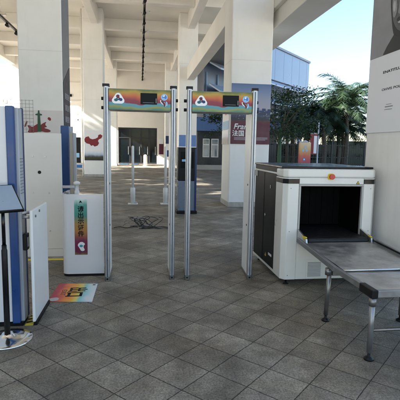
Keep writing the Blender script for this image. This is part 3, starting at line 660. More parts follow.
# ------------------------------------------------------------------ walk-through gates
def security_gate(label, loc, rz, wide_right=False):
    t = thing('metal_detector_gate', label, 'security gate', loc, rz, 'walk-through metal detector gates')
    kw = dict(world=False)
    for s in (-1, 1):
        x = s*.365
        mb = MB(); mb.box(x-.020, x+.020, .05, .44, .035, 2.155); p = mb.build('side_panel', 'white_powder', t, .008, 3, **kw)
        mb = MB(); mb.prism(rrect(.056, .075, .022), (x, .018, 2.165), UX, UY, 2.13); mb.build('front_rail', 'aluminium', p, world=False)
        mb = MB(); mb.box(x-.007, x+.007, -.0225, -.0185, .05, 2.15); mb.build('light_strip', 'blue_groove', p, world=False)
        mb = MB(); mb.prism(rrect(.074, .09, .012), (x, .018, 2.190), UX, UY, .026); mb.build('cap', 'black_plastic', p, world=False)
        mb = MB(); mb.prism(rrect(.056, .078, .015), (x, .018, .056), UX, UY, .056); mb.box(x-.022, x+.022, .06, .45, 0, .034); mb.build('foot', 'dark_steel', p, .003, world=False)
        mb = MB(); mb.tube([(x, -.022, .03), (x, -.028, .03)], .011, 10); mb.build('foot_bolt', 'black_plastic', p, world=False)
        for z in (2.00, 1.90):
            mb = MB(); mb.tube([(x + s*.022, .10, z + .045), (x + s*.058, .10, z + .045)], .018, 12); mb.build('plug', 'black_plastic', p, world=False)
        for z in (1.1, .62):
            mb = MB(); mb.tube([(x - s*.020, .16, z), (x - s*.024, .16, z)], .012, 10); mb.build('sensor', 'ink', p, world=False)
    mb = MB(); mb.box(-.336, .336, .0, .20, 1.915, 2.145); h = mb.build('header', 'dark_steel', t, .006, 2, **kw)
    mb = MB(); mb.box(-.334, .334, -.006, -.0005, 1.922, 2.14); mb.build('printed_front', 'banner_print', h, world=False)
    mb = MB(); mb.box(.005, .185, -.013, -.0065, 1.985, 2.105); mb.build('display', 'black_glass', h, .003, world=False)
    mb = MB(); mb.box(.03, .15, -.0145, -.0132, 2.00, 2.004); mb.box(.17, .178, -.0145, -.0132, 2.0, 2.05); mb.build('display_keys', 'grey_ink', h, world=False)
    # rounded three-lobed emblem at the left, a loose blue and red flourish at the right
    tri = []
    for q in range(3):
        a0 = 90 + q*120
        for w in (-50, -30, -10, 10, 30, 50): tri.append((-.235 + .038*math.cos(R(a0)) + .034*math.cos(R(a0+w)), 2.033 + .033*math.sin(R(a0)) + .032*math.sin(R(a0+w))))
    e = MB(); e.prism(tri, (0, -.0075, 0), UX, UZ, .0012); e.build('emblem', 'white_ink', h, world=False)
    for q, m_ in enumerate(('side_plum', 'deep_teal', 'navy_ink')):
        a0 = 90 + q*120; cx, cz = -.235 + .026*math.cos(R(a0)), 2.038 + .022*math.sin(R(a0))
        comet = smooth_poly([(cx + r_*math.cos(R(a0 + w)), cz + r_*.85*math.sin(R(a0 + w))) for r_, w in ((.036, 215), (.024, 130), (.026, 70), (.027, 10), (.022, -50), (.012, -110))])
        e = MB(); e.prism(comet, (0, -.0095, 0), UX, UZ, .0015); e.build('emblem_petal', m_, h, world=False)
    for (poly, m_, d) in ((ell(20, .037, .036, .264, 2.066), 'sky_ink', .0075), (smooth_poly([(.238, 2.052), (.250, 2.09), (.285, 2.09), (.292, 2.055), (.272, 2.045), (.262, 2.066)]), 'blue_ink', .0088),
                          (smooth_poly([(.246, 2.075), (.262, 2.096), (.272, 2.082), (.258, 2.066)]), 'white_ink', .0100),
                          (smooth_poly([(.214, 2.040), (.240, 2.024), (.268, 2.016), (.290, 1.976), (.272, 1.962), (.248, 1.988), (.222, 2.006)]), 'white_ink', .0088),
                          (smooth_poly([(.222, 2.022), (.248, 2.000), (.270, 1.955), (.282, 1.990), (.262, 2.014), (.240, 2.034)]), 'maroon_ink', .0102), (smooth_poly([(.278, 2.028), (.303, 2.010), (.296, 1.966), (.284, 1.99)]), 'sky_ink', .0102)):
        e = MB(); e.prism(poly, (0, -d, 0), UX, UZ, .0012); e.build('flourish', m_, h, world=False)
    return t
security_gate('left walk-through gate with printed header beside the barrier panel', (-.005, 4.84, 0), 0)
g2 = security_gate('right walk-through gate with printed header beside the baggage scanner', (.90, 4.80, 0), R(-4))

# ------------------------------------------------------------------ x-ray scanner
xr = thing('baggage_scanner', 'white and black baggage scanner with dark tunnel opening and red button', 'scanner', (2.08, 4.5, 0))
A = dict(x0=1.555, x1=2.635, y0=4.5, z0=.07, z1=1.325)
x0, x1, y0 = A['x0'], A['x1'], A['y0']; YB = 5.74
tx0, tx1, tz0, tz1 = 1.745, 2.455, .565, 1.125
# front frame: left and right posts with chamfered corners, lintel and apron
for s in (-1, 1):
    xa = x0 if s < 0 else x1; xi = tx0 - .022 if s < 0 else tx1 + .022
    P = [(xa, y0+.30), (xa, y0+.055), (xa - s*.045, y0), (xi, y0), (xi, y0+.30)]
    mb = MB(); mb.prism(P if s < 0 else P[::-1], (0, 0, 1.215), UX, UY, 1.145); mb.build('front_post', 'scanner_white', xr, .008, 3)
    P2 = [(p[0] + (s*.002 if p[0] == xa else 0), p[1]) for p in P]
    mb = MB(); mb.prism(P if s < 0 else P[::-1], (0, 0, 1.216), UX, UY, -.0 + .0005); mb.bm.clear()
    mb.prism([(xa + s*.004, y0+.29), (xa + s*.004, y0+.050), (xa - s*.043, y0-.006), (xi - s*.0, y0-.006), (xi, y0+.02)] if s < 0 else [(xa + s*.004, y0+.29), (xa + s*.004, y0+.050), (xa - s*.043, y0-.006), (xi, y0-.006), (xi, y0+.02)][::-1], (0, 0, 1.205), UX, UY, .052); mb.build('black_band', 'black_gloss', xr)
P = [(x0, y0+.30), (x0, y0+.055), (x0+.045, y0), (x1-.045, y0), (x1, y0+.055), (x1, y0+.30)]
mb = MB(); mb.prism(P, (0, 0, 1.312), UX, UY, .095); mb.build('top_lintel', 'scanner_white', xr, .02, 4)
mb = MB(); mb.box(tx0-.021, tx1+.021, y0+.004, y0+.28, tz1+.024, 1.2165); mb.build('lintel_plate', 'scanner_white', xr, .003)
mb = MB(); mb.box(tx0-.021, tx1+.021, y0+.004, y0+.30, .072, tz0-.03); mb.build('apron', 'scanner_white', xr, .004)
mb = MB()
mb.box(tx0-.021, tx0, y0-.004, y0+.03, tz0-.028, tz1); mb.box(tx1, tx1+.021, y0-.004, y0+.03, tz0-.028, tz1); mb.box(tx0-.021, tx1+.021, y0-.004, y0+.03, tz1+.0005, tz1+.022)
mb.build('tunnel_frame', 'scanner_grey', xr, .003)
# body
mb = MB(); mb.box(x0+.012, x0+.04, y0+.302, YB, .095, 1.235); mb.build('side_panel', 'black_side', xr, .006)
mb = MB(); mb.box(x0+.006, x0+.05, y0+.302, YB, .068, .094); mb.build('bottom_trim', 'scanner_white', xr, .004)
mb = MB(); mb.box(x0+.006, x0+.05, y0+.302, YB, 1.236, 1.258); mb.build('top_trim', 'scanner_white', xr, .004)
mb = MB(); mb.box(x0+.0, x0+.05, YB-.12, YB+.02, 1.16, 1.235); mb.box(x0+.004, x0+.011, y0+.52, y0+.545, 1.05, 1.09); mb.build('latch', 'scanner_grey', xr, .006)
mb = MB(); mb.box(x1-.04, x1-.012, y0+.302, YB, .07, 1.258); mb.build('side_panel', 'black_side', xr, .006)
mb = MB(); mb.box(x0+.04, x1-.04, YB-.03, YB, .07, 1.258); mb.build('back_panel', 'black_side', xr)
mb = MB(); mb.box(x0-.002, x1+.002, y0+.10, YB+.02, 1.314, 1.337); mb.build('lid', 'black_gloss', xr, .008, 3)
mb = MB(); mb.box(x0+.01, x1-.01, y0+.302, YB, 1.2585, 1.3135); mb.build('lid_side', 'black_side', xr)
mb = MB(); mb.box(x0+.05, x1-.05, y0+.302, YB-.04, .075, .10); mb.build('floor_pan', 'black_side', xr)
# tunnel lining, belt, lead curtain strips
mb = MB(); mb.box(tx0-.0195, tx0-.001, y0+.031, YB-.04, tz0-.03, tz1+.02); mb.box(tx1+.001, tx1+.0195, y0+.031, YB-.04, tz0-.03, tz1+.02); mb.box(tx0, tx1, y0+.031, YB-.04, tz1+.001, tz1+.02); mb.box(tx0, tx1, YB-.06, YB-.04, tz0, tz1)
mb.build('tunnel_lining', 'tunnel_black', xr)
n = 9
for k in range(n):
    xa = tx0 + .006 + k*(tx1-tx0-.012)/n; xb = xa + (tx1-tx0-.012)/n - .003
    mb = MB(); mb.box(xa, xb, y0+.515+.004*(k % 2), y0+.521+.004*(k % 2), tz0+.045, tz1-.004); mb.build('curtain_strip', 'lead_curtain', xr)
mb = MB()
for i in range(0, 13):
    pass
prof = [(y0+.95, tz0+.03), (y0-.20, tz0+.022)] + [(y0-.20 - .03*math.sin(R(a)), tz0-.008 + .03*math.cos(R(a))) for a in (30, 60, 90, 120, 150, 180)] + [(y0+.95, tz0-.036)]
mb.prism(prof, (tx1-.02, 0, 0), UY, UZ, tx1-tx0-.04); mb.build('belt', 'rubber', xr)
for s in (-1, 1):
    xc = tx0-.012 if s < 0 else tx1+.012
    mb = MB(); mb.prism([(y0-.003, tz0+.085), (y0-.06, tz0+.07), (y0-.25, tz0+.025), (y0-.265, tz0-.03), (y0-.22, tz0-.06), (y0-.10, tz0-.075), (y0-.003, tz0-.085)], (xc+.010, 0, 0), UY, UZ, .020); br = mb.build('belt_bracket', 'steel', xr, .003)
    mb = MB(); mb.prism([(y0-.15, tz0+.052), (y0-.235, tz0+.032), (y0-.24, tz0+.002), (y0-.15, tz0+.02)], (xc + .0115 if s > 0 else xc - .0105, 0, 0), UY, UZ, .0012); mb.build('yellow_sticker', 'yellow', br)
    mb = MB(); mb.box(xc-.010, xc+.010, y0-.24, y0-.17, tz0+.031, tz0+.040); mb.build('sticker_top', 'yellow', br)
    for (yy, zz) in ((y0-.12, tz0-.03), (y0-.06, tz0-.05)):
        mb = MB(); mb.tube([(xc-.016, yy, zz), (xc+.016, yy, zz)], .009, 8); mb.build('bolt', 'dark_steel', br)
mb = MB(); mb.tube([(tx0, y0-.215, tz0-.045), (tx1, y0-.215, tz0-.045)], .012, 12); mb.build('guide_bar', 'chrome', xr)
mb = MB()
for s_ in (-1, 1):
    for z_ in (.12, .62, 1.10):
        xx = (x0+.075) if s_ < 0 else (x1-.075); mb.tube([(xx, y0-.0015, z_), (xx, y0+.003, z_)], .0055, 8)
mb.build('screws', 'dark_steel', xr)
mb = MB(); mb.box(x0+.009, x0+.0118, 5.30, 5.306, .10, 1.23); mb.build('panel_seam', 'ink', xr)
mb = MB(); mb.tube([(x0+.012, 5.22, .70), (x0+.004, 5.22, .70)], .016, 14); mb.build('key_lock', 'steel', xr)
# emergency stop, warning triangle, grille, labels, feet
mb = MB(); mb.prism(rrect(.078, .07, .024), (2.085, y0-.003, 1.232), UX, UZ, .012); es = mb.build('stop_plate', 'yellow', xr, .002)
mb = MB(); mb.tube([(2.085, y0-.003, 1.232), (2.085, y0-.02, 1.232)], .016, 16); mb.tube([(2.085, y0-.02, 1.232), (2.085, y0-.034, 1.232), (2.085, y0-.040, 1.232)], .029, 20); mb.build('stop_button', 'red', es)
mb = MB(); mb.prism([(-.021, -.014), (.021, -.014), (0, .022)], (2.405, y0+.0025, 1.165), UX, UZ, .0012); wt = mb.build('warning_sign', 'ink', xr)
mb = MB(); mb.prism([(-.013, -.009), (.013, -.009), (0, .013)], (2.405, y0+.001, 1.165), UX, UZ, .0012); mb.build('warning_symbol', 'yellow', wt)
mb = MB(); mb.box(1.845, 2.035, y0-.002, y0+.003, .075, .30); gr = mb.build('vent_plate', 'scanner_white', xr, .002)
mb = MB()
for k in range(11): z = .105 + k*.0155; mb.box(1.862, 2.018, y0-.0045, y0-.0022, z, z+.007)
mb.build('vent_slots', 'grey_ink', gr)
mb = MB(); mb.box(x0+.0105, x0+.0118, 4.91, 5.04, .225, .255); mb.build('maker_plate', 'white_ink', xr)
mb = MB(); mb.prism([(-.03, -.02), (.03, -.02), (0, .03)], (x0+.0115, 5.16, .20), -UY, UZ, .0012); mb.build('side_sticker', 'yellow', xr)
for (fx, fy) in ((x0+.09, y0+.09), (x1-.09, y0+.09), (x0+.09, YB-.09), (x1-.09, YB-.09)):
    mb = MB(); mb.lathe([(.035, 0), (.035, .012), (.012, .018), (.012, .075)], (fx, fy, 0), 16); mb.build('foot', 'black_plastic', xr)

# ------------------------------------------------------------------ roller / tray table
tt = thing('tray_table', 'stainless steel outfeed tray table on four legs before the baggage scanner', 'table', (2.05, 3.5, 0))
tl, tr = 1.665, 2.50
ya, ym_, yb = 4.265, 3.42, 2.80
za, zm, zb = .545, .475, .505
def slab(yA, zA, yB, zB, name, th=.006):
    mb = MB(); mb.prism([(yA, zA), (yB, zB), (yB, zB-th), (yA, zA-th)], (tr-.03, 0, 0), UY, UZ, tr-tl-.06); return mb.build(name, 'brushed_steel', tt, .001)
slab(ya, za, ym_, zm+.018, 'upper_plate'); slab(ym_-.004, zm, yb, zb-.028, 'lower_plate')
mb = MB(); mb.tube([(tl+.03, ym_, zm+.016), (tr-.03, ym_, zm+.016)], .007, 10); mb.build('plate_lip', 'chrome', tt)
for x in (tl, tr):
    mb = MB(); mb.bar((x, ya+.06, za+.022), (x, ym_, zm+.032), .030, .05); mb.bar((x, ym_, zm+.032), (x, yb, zb), .030, .05); mb.build('side_rail', 'rail_grey', tt, .004)
    mb = MB(); mb.bar((x + (.017 if x < 2 else -.017), ya+.04, za+.022), (x + (.017 if x < 2 else -.017), yb+.1, zb), .003, .016); mb.build('rail_groove', 'black_plastic', tt)
    mb = MB(); mb.box(x-.024, x+.024, yb-.03, yb+.16, zb-.034, zb+.030); mb.build('corner_bracket', 'black_plastic', tt, .006)
mb = MB(); mb.box(tl+.025, tr-.025, yb-.025, yb+.008, zb-.028, zb+.024); mb.build('front_rail', 'rail_grey', tt, .004)
mb = MB(); mb.box(tl+.02, tr-.02, 3.50, 3.53, zm-.055, zm-.02); mb.build('cross_rail', 'dark_steel', tt)
for (x, y, ztop, dx) in ((tl+.0, 2.80, zb-.034, 0), (tl+.0, 3.52, zm+.01, -.015), (tr, 2.80, zb-.034, 0), (tr-.17, 3.45, zm-.02, .0)):
    mb = MB(); mb.tube([(x, y, ztop), (x + dx, y, .055)], .020, 16); lg = mb.build('leg', 'rail_grey' if y < 3 else 'dark_steel', tt)
    mb = MB(); mb.tube([(x+dx, y, ztop-.0), (x+dx, y, ztop-.06)], .026, 16); mb.build('collar', 'dark_steel', lg)
    mb = MB(); mb.lathe([(.036, 0), (.036, .012), (.018, .024), (.012, .03), (.012, .058)], (x+dx, y, 0), 18); mb.build('foot', 'black_plastic', lg)
mb = MB(); mb.tube([(tl, 2.80, .225), (tr, 2.80, .225)], .012, 10); mb.build('brace', 'dark_steel', tt)

# ------------------------------------------------------------------ poles, wires and kiosk behind the gates
def post_pole(x, y, label):
    t = thing('queue_pole', label, 'pole', (x, y, 0), 0, 'slim white poles behind the gates')
    mb = MB(); mb.box(x-.13, x+.13, y-.12, y+.12, 0, .02); mb.build('base_plate', 'white_powder', t, .006)
    mb = MB(); mb.lathe([(.062, .02), (.062, .42), (.05, .44)], (x, y, 0), 20); mb.build('sleeve', 'white_powder', t)
    mb = MB(); mb.lathe([(.034, .43), (.034, 1.52), (.01, 1.54)], (x, y, 0), 18); mb.build('tube', 'white_powder', t)
    mb = MB(); mb.box(x+.02, x+.10, y-.05, y+.03, .02, .06); mb.build('bolt_cover', 'grey_panel', t)
post_pole(-.20, 11.46, 'slim white pole with thick sleeve seen through the left gate')
post_pole(.66, 11.46, 'slim white pole beside the left gate, half hidden by its post')
r = random.Random(11)
mb = MB()
for k in range(13):
    cx = r.uniform(-.14, .26); cy = 8.15 + r.uniform(-.15, .2); rr = r.uniform(.06, .16); pts = []; ph = r.uniform(0, 6); lift = r.choice((.01, .02, .04, .12, .18)); n = r.randint(14, 26); turns = r.uniform(.7, 1.9)
    for i in range(n):
        a = ph + 2*math.pi*turns*i/n
        pts.append((cx + rr*(1 + .25*math.sin(3*a+k))*math.cos(a) + (i/n-.5)*r.choice((.1, .2)), cy + .6*rr*math.sin(a*1.1), .008 + lift*abs(math.sin(a*.5+k))))
    mb.tube(pts, r.uniform(.004, .0062), 6, mi=k % 3 == 2)
for k in range(3):
    s = -1 if k < 1 else 1
    pts = [(.05 + s*(.1+i*.04), 8.1 + .06*math.sin(i*.9+k) - (.02*i if k == 1 else 0), .008) for i in range(12)]; mb.tube(pts, .006, 6)
tag(mb.build('cable_tangle', ['wire_black', 'wire_grey']), 'loose tangle of thin black cables lying on the paving beyond left gate', 'cables')

t = thing('entry_kiosk', 'black topped kiosk with pale blue lower panels behind the two gates', 'kiosk', (1.06, 9.8, 0))
mb = MB(); mb.box(.845, 1.265, 9.76, 10.15, .76, 1.52); mb.build('upper_body', 'black_plastic', t, .012)
mb = MB(); mb.box(.85, 1.255, 9.76, 10.14, .07, .759); mb.build('lower_body', 'kiosk_pale', t, .008)
mb = MB(); mb.box(1.225, 1.272, 9.752, 10.16, .07, 1.50); mb.build('blue_edge', 'dark_blue', t, .004)
mb = MB(); mb.box(.82, 1.29, 9.72, 10.19, 0, .069); mb.build('base', 'black_plastic', t, .01)
mb = MB(); mb.box(.90, 1.20, 9.752, 9.759, 1.05, 1.42); mb.build('screen', 'black_glass', t)
mb = MB(); mb.box(.93, 1.05, 9.748, 9.7515, 1.20, 1.25); mb.build('screen_light', 'sky_ink', t)

# ------------------------------------------------------------------ outside at the right: blue building
A0 = Vector((2.5, 30.6, 0)); B0 = Vector((18.3, 47.7, 0)); u = (B0 - A0).normalized(); nrm = Vector((u.y, -u.x, 0)); LEN = (B0-A0).length
bb = thing('blue_building', 'large pale blue building with slanted upper storey and louvres behind the trees', 'building', (10, 39, 0))
def fbox(mb, s0, s1, d0, d1, z0, z1, mi=0):
    """box on the facade: s along it, d out of it (towards the viewer)"""
    P = []
    for z in (z0, z1):
        for d in (d0, d1):
            for s in (s0, s1): P.append(A0 + u*s + nrm*d + UZ*z)
    v = [mb.bm.verts.new(p) for p in P]
    for q in ((0, 2, 3, 1), (4, 5, 7, 6), (0, 1, 5, 4), (2, 6, 7, 3), (0, 4, 6, 2), (1, 3, 7, 5)): mb.bm.faces.new([v[i] for i in q]).material_index = mi
S0 = 3.3
def plan(d, back): return [tuple((A0+u*S0+nrm*d).xy), tuple((A0+u*LEN+nrm*d).xy), (B0.x + d, back), (4.75, back)]
mb = MB(); mb.prism(plan(0, 60), (0, 0, 8.0), UX, UY, 8.0); mb.build('wall', 'facade_blue', bb)
mb = MB(); mb.prism(plan(.5, 60), (0, 0, 11.0), UX, UY, 2.98); mb.build('upper_storey', 'facade_pale', bb, .04)
for k in range(10):
    mb = MB(); fbox(mb, S0+1.2+k*2.0, S0+1.214+k*2.0, .502, .508, 8.05, 10.95); mb.build('panel_joint', 'joint_blue', bb)
mb = MB(); mb.prism(plan(.65, 60), (0, 0, 11.2), UX, UY, .2); mb.build('parapet', 'facade_blue', bb, .03)
for (za_, zb_) in ((7.9, 7.35), (6.3, 5.7)):
    mb = MB()
    P = [A0+u*S0+nrm*.5+UZ*za_, A0+u*(LEN+.1)+nrm*.5+UZ*za_, A0+u*(LEN+.4)+nrm*1.5+UZ*zb_, A0+u*S0+nrm*1.5+UZ*zb_]
    mb.face(P); mb.face([p - UZ*.12 for p in P][::-1])
    for i in range(4): mb.face([P[i], P[i]-UZ*.12, P[(i+1) % 4]-UZ*.12, P[(i+1) % 4]])
    bmesh.ops.remove_doubles(mb.bm, verts=mb.bm.verts, dist=.001); mb.build('louvre', 'louvre_white', bb)
mb = MB()
for k in range(13): fbox(mb, S0+.2+k*1.55, S0+.32+k*1.55, .02, .12, 0, 7.2)
for k in range(6): fbox(mb, 6.0, LEN, .02, .09, .6+k*.75, .66+k*.75)
mb.build('mullions', 'facade_pale', bb)
for k in range(6):
    mb = MB(); fbox(mb, 10.0+k*2.1, 11.7+k*2.1, .004, .03, .3, 4.6); mb.build('window', 'far_pane', bb)
# low dark annex seen through the right gate
an = thing('dark_annex', 'low dark building with blue fascia and two bright windows beyond the gate', 'building', (5.4, 30, 0))
mb = MB(); mb.box(3.2, 9.5, 29.6, 30.5, 0, 2.62); mb.build('wall', 'facade_dark', an)
mb = MB(); mb.box(3.0, 9.7, 29.2, 30.6, 2.625, 3.55); mb.build('fascia', 'facade_band', an, .02)
mb = MB(); mb.prism([(2.9, 4.05), (9.8, 3.5), (9.8, 3.56), (2.9, 4.25)], (0, 28.9, 0), UX, UZ, 1.9); mb.build('roof', 'facade_dark', an)
for (wx0, wx1) in ((4.25, 4.72), (4.84, 5.35)):
    mb = MB(); mb.box(wx0, wx1, 29.57, 29.6, .85, 2.12); w = mb.build('window', 'far_white', an)
    mb = MB(); mb.box(wx0+.05, wx1-.05, 29.56, 29.57, .90, 1.68); mb.box(wx0+.05, wx1-.05, 29.56, 29.57, 1.75, 2.07); mb.build('pane', 'far_pane', w)
mb = MB(); mb.box(3.2, 9.5, 29.3, 29.58, 0, .32); mb.build('plinth', 'concrete_grey', an)
for x in (3.7, 6.1): mb = MB(); mb.box(x, x+.16, 29.45, 29.59, .32, 2.6); mb.build('pilaster', 'soffit', an)

# distant pale building behind the left bay
t = thing('distant_hangar', 'distant pale blue hall seen under the roof at far left', 'building', (-38, 110, 0))
mb = MB(); mb.box(-70, -24, 110, 130, 0, 9.0); mb.build('wall', 'facade_pale', t)
mb = MB(); mb.prism([(-71, 9.0), (-47, 13.2), (-23, 9.0)], (0, 109, 0), UX, UZ, -22); mb.build('roof', 'facade_blue', t)

# ------------------------------------------------------------------ vegetation
def leaf_cluster(mb, c, rad, n, rng, size=.11):
    for _ in range(n):
        d = Vector((rng.gauss(0, 1), rng.gauss(0, 1), rng.gauss(0, .7)))
        d = d.normalized() * rad * rng.random()**.45
        p = c + d; s = size * rng.uniform(.6, 1.3)
        a = Vector((rng.gauss(0, 1), rng.gauss(0, 1), rng.gauss(0, .35))).normalized(); b = a.cross(Vector((rng.gauss(0, .5), rng.gauss(0, .5), 1))).normalized()
        mb.face([p, p + a*s*.5 + b*s*.26, p + a*s, p + a*s*.5 - b*s*.26])
def broad_tree(x, y, label, h, rad, seed, trunk_m, squash=.55, lean=(0, 0), leaf=.15, group='trees outside at the right'):
    rng = random.Random(seed); t = thing('broadleaf_tree', label, 'tree', (x, y, 0), 0, group)
    top = Vector((x + lean[0], y + lean[1], h*.62))
    mb = MB(); mb.tube([(x, y, 0), (x+lean[0]*.3, y, h*.3), top], .12, 10, r1=.07); mb.build('trunk', trunk_m, t)
    br = MB(); cr = MB()
    for k in range(15):
        a = 2*math.pi*k/15*2.4 + rng.uniform(-.4, .4); rr = rad*rng.uniform(.35, 1.0); zz = h*.62 + (h*.38)*rng.choice((-.15, .15, .5, .8, 1.0))
        e = Vector((x + lean[0] + rr*math.cos(a), y + lean[1] + rr*math.sin(a), zz))
        s = Vector((x+lean[0]*.8, y+lean[1]*.8, h*rng.uniform(.38, .60)))
        mid = (s+e)/2 + Vector((0, 0, .25)); br.tube([s, mid, e], .026, 6, r1=.007)
        for j in range(4):
            c = e + Vector((rng.gauss(0, .6), rng.gauss(0, .6), rng.gauss(0, .16)))*rad*.40
            leaf_cluster(cr, c, rad*rng.uniform(.20, .36), 70 if leaf < .3 else 80, rng, leaf)
    br.build('limbs', 'bark', t); cr.build('crown', 'leaf', t)
    return t
broad_tree(6.75, 20.5, 'broad leafy tree with green painted trunk right of the skyline poster column', 4.15, 1.75, 5, 'painted_trunk')
broad_tree(5.3, 26.0, 'small dark tree half hidden behind the right column beyond the gate', 4.1, 1.5, 14, 'bark')
broad_tree(10.1, 29.0, 'smaller leafy tree behind the broad tree and the totem sign', 5.0, 2.3, 9, 'bark')

for i, (x_, y_, h_) in enumerate(((-13.4, 9.5, 9.0), (-13.0, 13.6, 9.6), (-13.8, 17.6, 9.2), (-13.2, 21.4, 9.8), (-14.2, 25.0, 9.4))):  # unseen trees added to break up the sunlight entering from the left
    broad_tree(x_, y_, ('first', 'second', 'third', 'fourth', 'fifth')[i] + ' added tall tree out of view, dappling sun from the left', h_, 3.0, 40+i, 'bark', leaf=.42, group='added trees dappling the sun left of the hall')

def palm(x, y, label, h, nf, L, seed, young=False):
    rng = random.Random(seed); t = thing('palm_tree', label, 'palm', (x, y, 0), 0, 'palms behind the scanner')
    mb = MB(); pts = [(x + .10*math.sin(i*.5), y, h*i/9) for i in range(10)]; mb.tube(pts, .20, 12, r1=.12)
    for i in range(1, 22): z = h*i/22; mb.lathe([(.205-.08*i/22, z), (.215-.08*i/22, z+.02), (.20-.08*i/22, z+.05)], (x + .10*math.sin(9*i/22*.5), y, 0), 10)
    mb.build('trunk', 'bark', t)
    top = Vector(pts[-1]); fr = MB(); yg = MB()
    for k in range(nf):
        a = 2*math.pi*k*.382 + rng.uniform(-.2, .2); up = rng.uniform(.0, 1.35); ln = L*rng.uniform(.8, 1.1)
        d = Vector((math.cos(a), math.sin(a), 0)); p = top.copy(); ang = up; sp = []
        m_ = yg if (young and k == 4) else fr
        for i in range(17):
            sp.append(p.copy()); p = p + (d*math.cos(ang) + UZ*math.sin(ang))*ln/16; ang -= .05 + .13*i/16
        m_.tube(sp, .022, 5, r1=.005)
        side0 = d.cross(UZ)
        for i in range(1, 16):
            for q in range(3):
                f = q/3; P = sp[i].lerp(sp[min(i+1, 16)], f)
                tan = (sp[min(i+1, 16)] - sp[i-1]).normalized()
                l = ln*.24*(math.sin(math.pi*(i+f)/17)**.6)*rng.uniform(.8, 1.1)
                for s in (-1, 1):
                    o = (side0*s + tan*.75 + UZ*rng.uniform(-.55, .05)).normalized(); w = tan*.025
                    m1 = P + o*l*.55 + UZ*(-.02); e = P + o*l + UZ*(-.16*l)
                    m_.face([P - w, P + w, m1 + w*.9, m1 - w*.9]); m_.face([m1 - w*.9, m1 + w*.9, e])
    fr.build('crown', 'palm_leaf', t)
    if young: yg.build('young_frond', 'young_leaf', t)
    else: yg.bm.free()
    return t
palm(13.6, 31.0, 'palm with clear trunk in the middle of the palm group', 3.7, 50, 2.9, 1)
palm(15.6, 31.5, 'tallest palm beside the near right column', 5.0, 54, 3.3, 2)
palm(14.3, 36.0, 'farther low palm at the left of the palm group', 3.5, 46, 3.2, 3)
palm(17.6, 37.0, 'farther palm half hidden behind the tallest palm', 4.2, 46, 3.4, 4)
palm(12.6, 35.0, 'low palm beyond the banner pole', 3.4, 44, 2.9, 6)
palm(16.4, 33.5, 'low palm with spreading crown between the two tallest palms', 3.0, 44, 2.8, 8)

def hedge(x0, x1, y, h, d, label, seed):
    rng = random.Random(seed); t = thing('hedge', label, 'hedge', ((x0+x1)/2, y, 0), 0, 'hedges beyond the iron fence')
    core = MB(); core.box(x0+.1, x1-.1, y-d*.3, y+d*.3, 0, h*.8); core.build('branches', 'hedge_leaf', t)
    mb = MB()
    for k in range(int((x1-x0)*7)):
        c = Vector((rng.uniform(x0, x1), y + rng.uniform(-d/2, d/2), h*rng.uniform(.15, .95))); leaf_cluster(mb, c, .42, 62, rng, .17)
    mb.build('foliage', 'hedge_leaf', t)
hedge(9.5, 19, 40.0, 2.5, 1.6, 'dark clipped hedge behind the trunks of the palms', 21)
hedge(19, 29, 42.0, 3.0, 1.8, 'taller dark hedge farther right behind the palms', 22)
t = thing('iron_fence', 'dark iron bar fence running under the palms and past the totem sign', 'fence', (13, 25.9, 0))
mb = MB()
for z in (.15, 1.0, 1.75): mb.box(7.5, 21, 25.88, 25.92, z, z+.05)
mb.build('rails', 'iron', t)
mb = MB()
for k in range(90): x = 7.55 + k*.15; mb.box(x, x+.022, 25.86, 25.88, .05, 1.9)
mb.build('bars', 'iron', t)
for k in range(7): x = 7.5 + k*2.2; mb = MB(); mb.box(x, x+.09, 25.85, 25.95, 0, 2.0); mb.build('post', 'iron', t)

# totem sign and banner
t = thing('totem_sign', 'orange to crimson totem sign with pale emblems under the palms', 'sign', (8.65, 22, 0))
mb = MB(); mb.box(8.36, 8.97, 22, 22.2, .08, 1.88); mb.build('panel', 'totem_print', t, .02)
mb = MB(); mb.box(8.28, 9.05, 21.95, 22.25, 0, .08); mb.build('base', 'grey_panel', t)
flat('crest', 'pale_ink', [(-.2, -.02), (-.1, .06), (.0, .10), (.1, .05), (.22, -.02)], (8.66, 21.995, 1.9), UX, UZ, t, .1)
for (ex, ez, rr_, m_) in ((8.66, 1.62, .09, 'pale_ink'), (8.55, 1.45, .06, 'sky_ink'), (8.74, 1.45, .06, 'sky_ink'), (8.62, .98, .08, 'blue_ink'), (8.62, .98, .04, 'white_ink')):
    flat('emblem', m_, ell(14, rr_, rr_), (ex, 21.994 - (.004 if rr_ == .04 else 0), ez), UX, UZ, t, .002)
t = thing('banner_pole', 'grey pole carrying a narrow red and white banner beside the totem', 'banner', (9.35, 22.6, 0))
mb = MB(); mb.lathe([(.10, 0), (.10, .05), (.045, .06), (.04, 2.95), (.01, 2.98)], (9.60, 22.6, 0), 14); mb.build('pole', 'grey_panel', t)
mb = MB(); mb.box(9.15, 9.56, 22.59, 22.605, 1.25, 2.35); mb.build('red_banner', 'red_ink', t)
mb = MB(); mb.box(9.36, 9.53, 22.58, 22.588, 1.3, 2.25); mb.build('white_panel', 'poster_white', t)
mb = MB(); mb.tube([(9.14, 22.6, 2.37), (9.6, 22.6, 2.37)], .012, 8); mb.build('arm', 'grey_panel', t)
t = thing('planter_kerb', 'low grey kerb along the foot of the iron fence', 'kerb', (14, 25.6, 0))
mb = MB(); mb.box(7.2, 22, 25.45, 25.75, 0, .25); mb.build('stone', 'concrete_grey', t, .02)

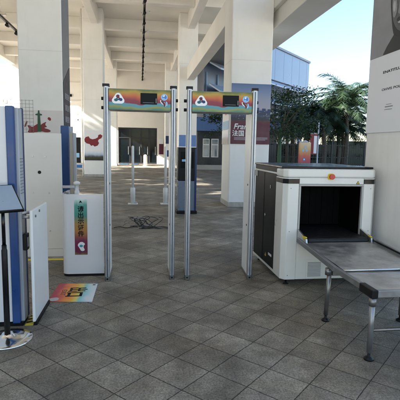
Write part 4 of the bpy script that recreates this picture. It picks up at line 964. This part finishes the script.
# ------------------------------------------------------------------ light, sky, camera
W = bpy.data.worlds.new('World'); S.world = W; W.use_nodes = True
nt = W.node_tree; bg = nt.nodes['Background']
sky = nt.nodes.new('ShaderNodeTexSky'); sky.sky_type = 'NISHITA'; sky.sun_disc = False
SUN_EL, SUN_AZ = R(30), math.atan2(-.97, -.25)      # azimuth from +Y towards +X
sky.sun_elevation = SUN_EL; sky.sun_rotation = SUN_AZ
sky.air_density = 1.0; sky.dust_density = .4; sky.ozone_density = 1.6
nt.links.new(sky.outputs[0], bg.inputs[0]); bg.inputs[1].default_value = .05
d = Vector((math.sin(SUN_AZ)*math.cos(SUN_EL), math.cos(SUN_AZ)*math.cos(SUN_EL), math.sin(SUN_EL)))
sl = bpy.data.lights.new('sun', 'SUN'); sl.energy = 5.0; sl.angle = R(.8); sl.color = (1, .94, .86)
so = bpy.data.objects.new('sun', sl); C.objects.link(so); so.rotation_euler = d.to_track_quat('Z', 'Y').to_euler(); so.location = (-20, 20, 30)

yaw, pitch, roll = R(7.94), R(7.0), R(1.0)
fwd = Vector((math.sin(yaw)*math.cos(pitch), math.cos(yaw)*math.cos(pitch), -math.sin(pitch)))
rt = Vector((math.cos(yaw), -math.sin(yaw), 0)); up = rt.cross(fwd)
Rr = rt*math.cos(roll) + up*math.sin(roll); Uu = up*math.cos(roll) - rt*math.sin(roll)
cam = bpy.data.cameras.new('camera'); co = bpy.data.objects.new('camera', cam); C.objects.link(co)
co.matrix_world = Matrix(((Rr.x, Uu.x, -fwd.x, 0), (Rr.y, Uu.y, -fwd.y, 0), (Rr.z, Uu.z, -fwd.z, 1.53), (0, 0, 0, 1)))
cam.sensor_fit = 'HORIZONTAL'; cam.sensor_width = 36; cam.lens = 36*430/400; cam.clip_end = 2000; cam.clip_start = .05
S.camera = co

S.view_settings.view_transform = 'Standard'; S.view_settings.look = 'None'; S.view_settings.gamma = 1; S.view_settings.use_curve_mapping = False
S.view_settings.exposure = 2.85
S.render.engine = 'CYCLES'
S.cycles.max_bounces = 8; S.cycles.diffuse_bounces = 6; S.cycles.glossy_bounces = 4
S.cycles.use_denoising = True
S.render.resolution_x = S.render.resolution_y = 1024
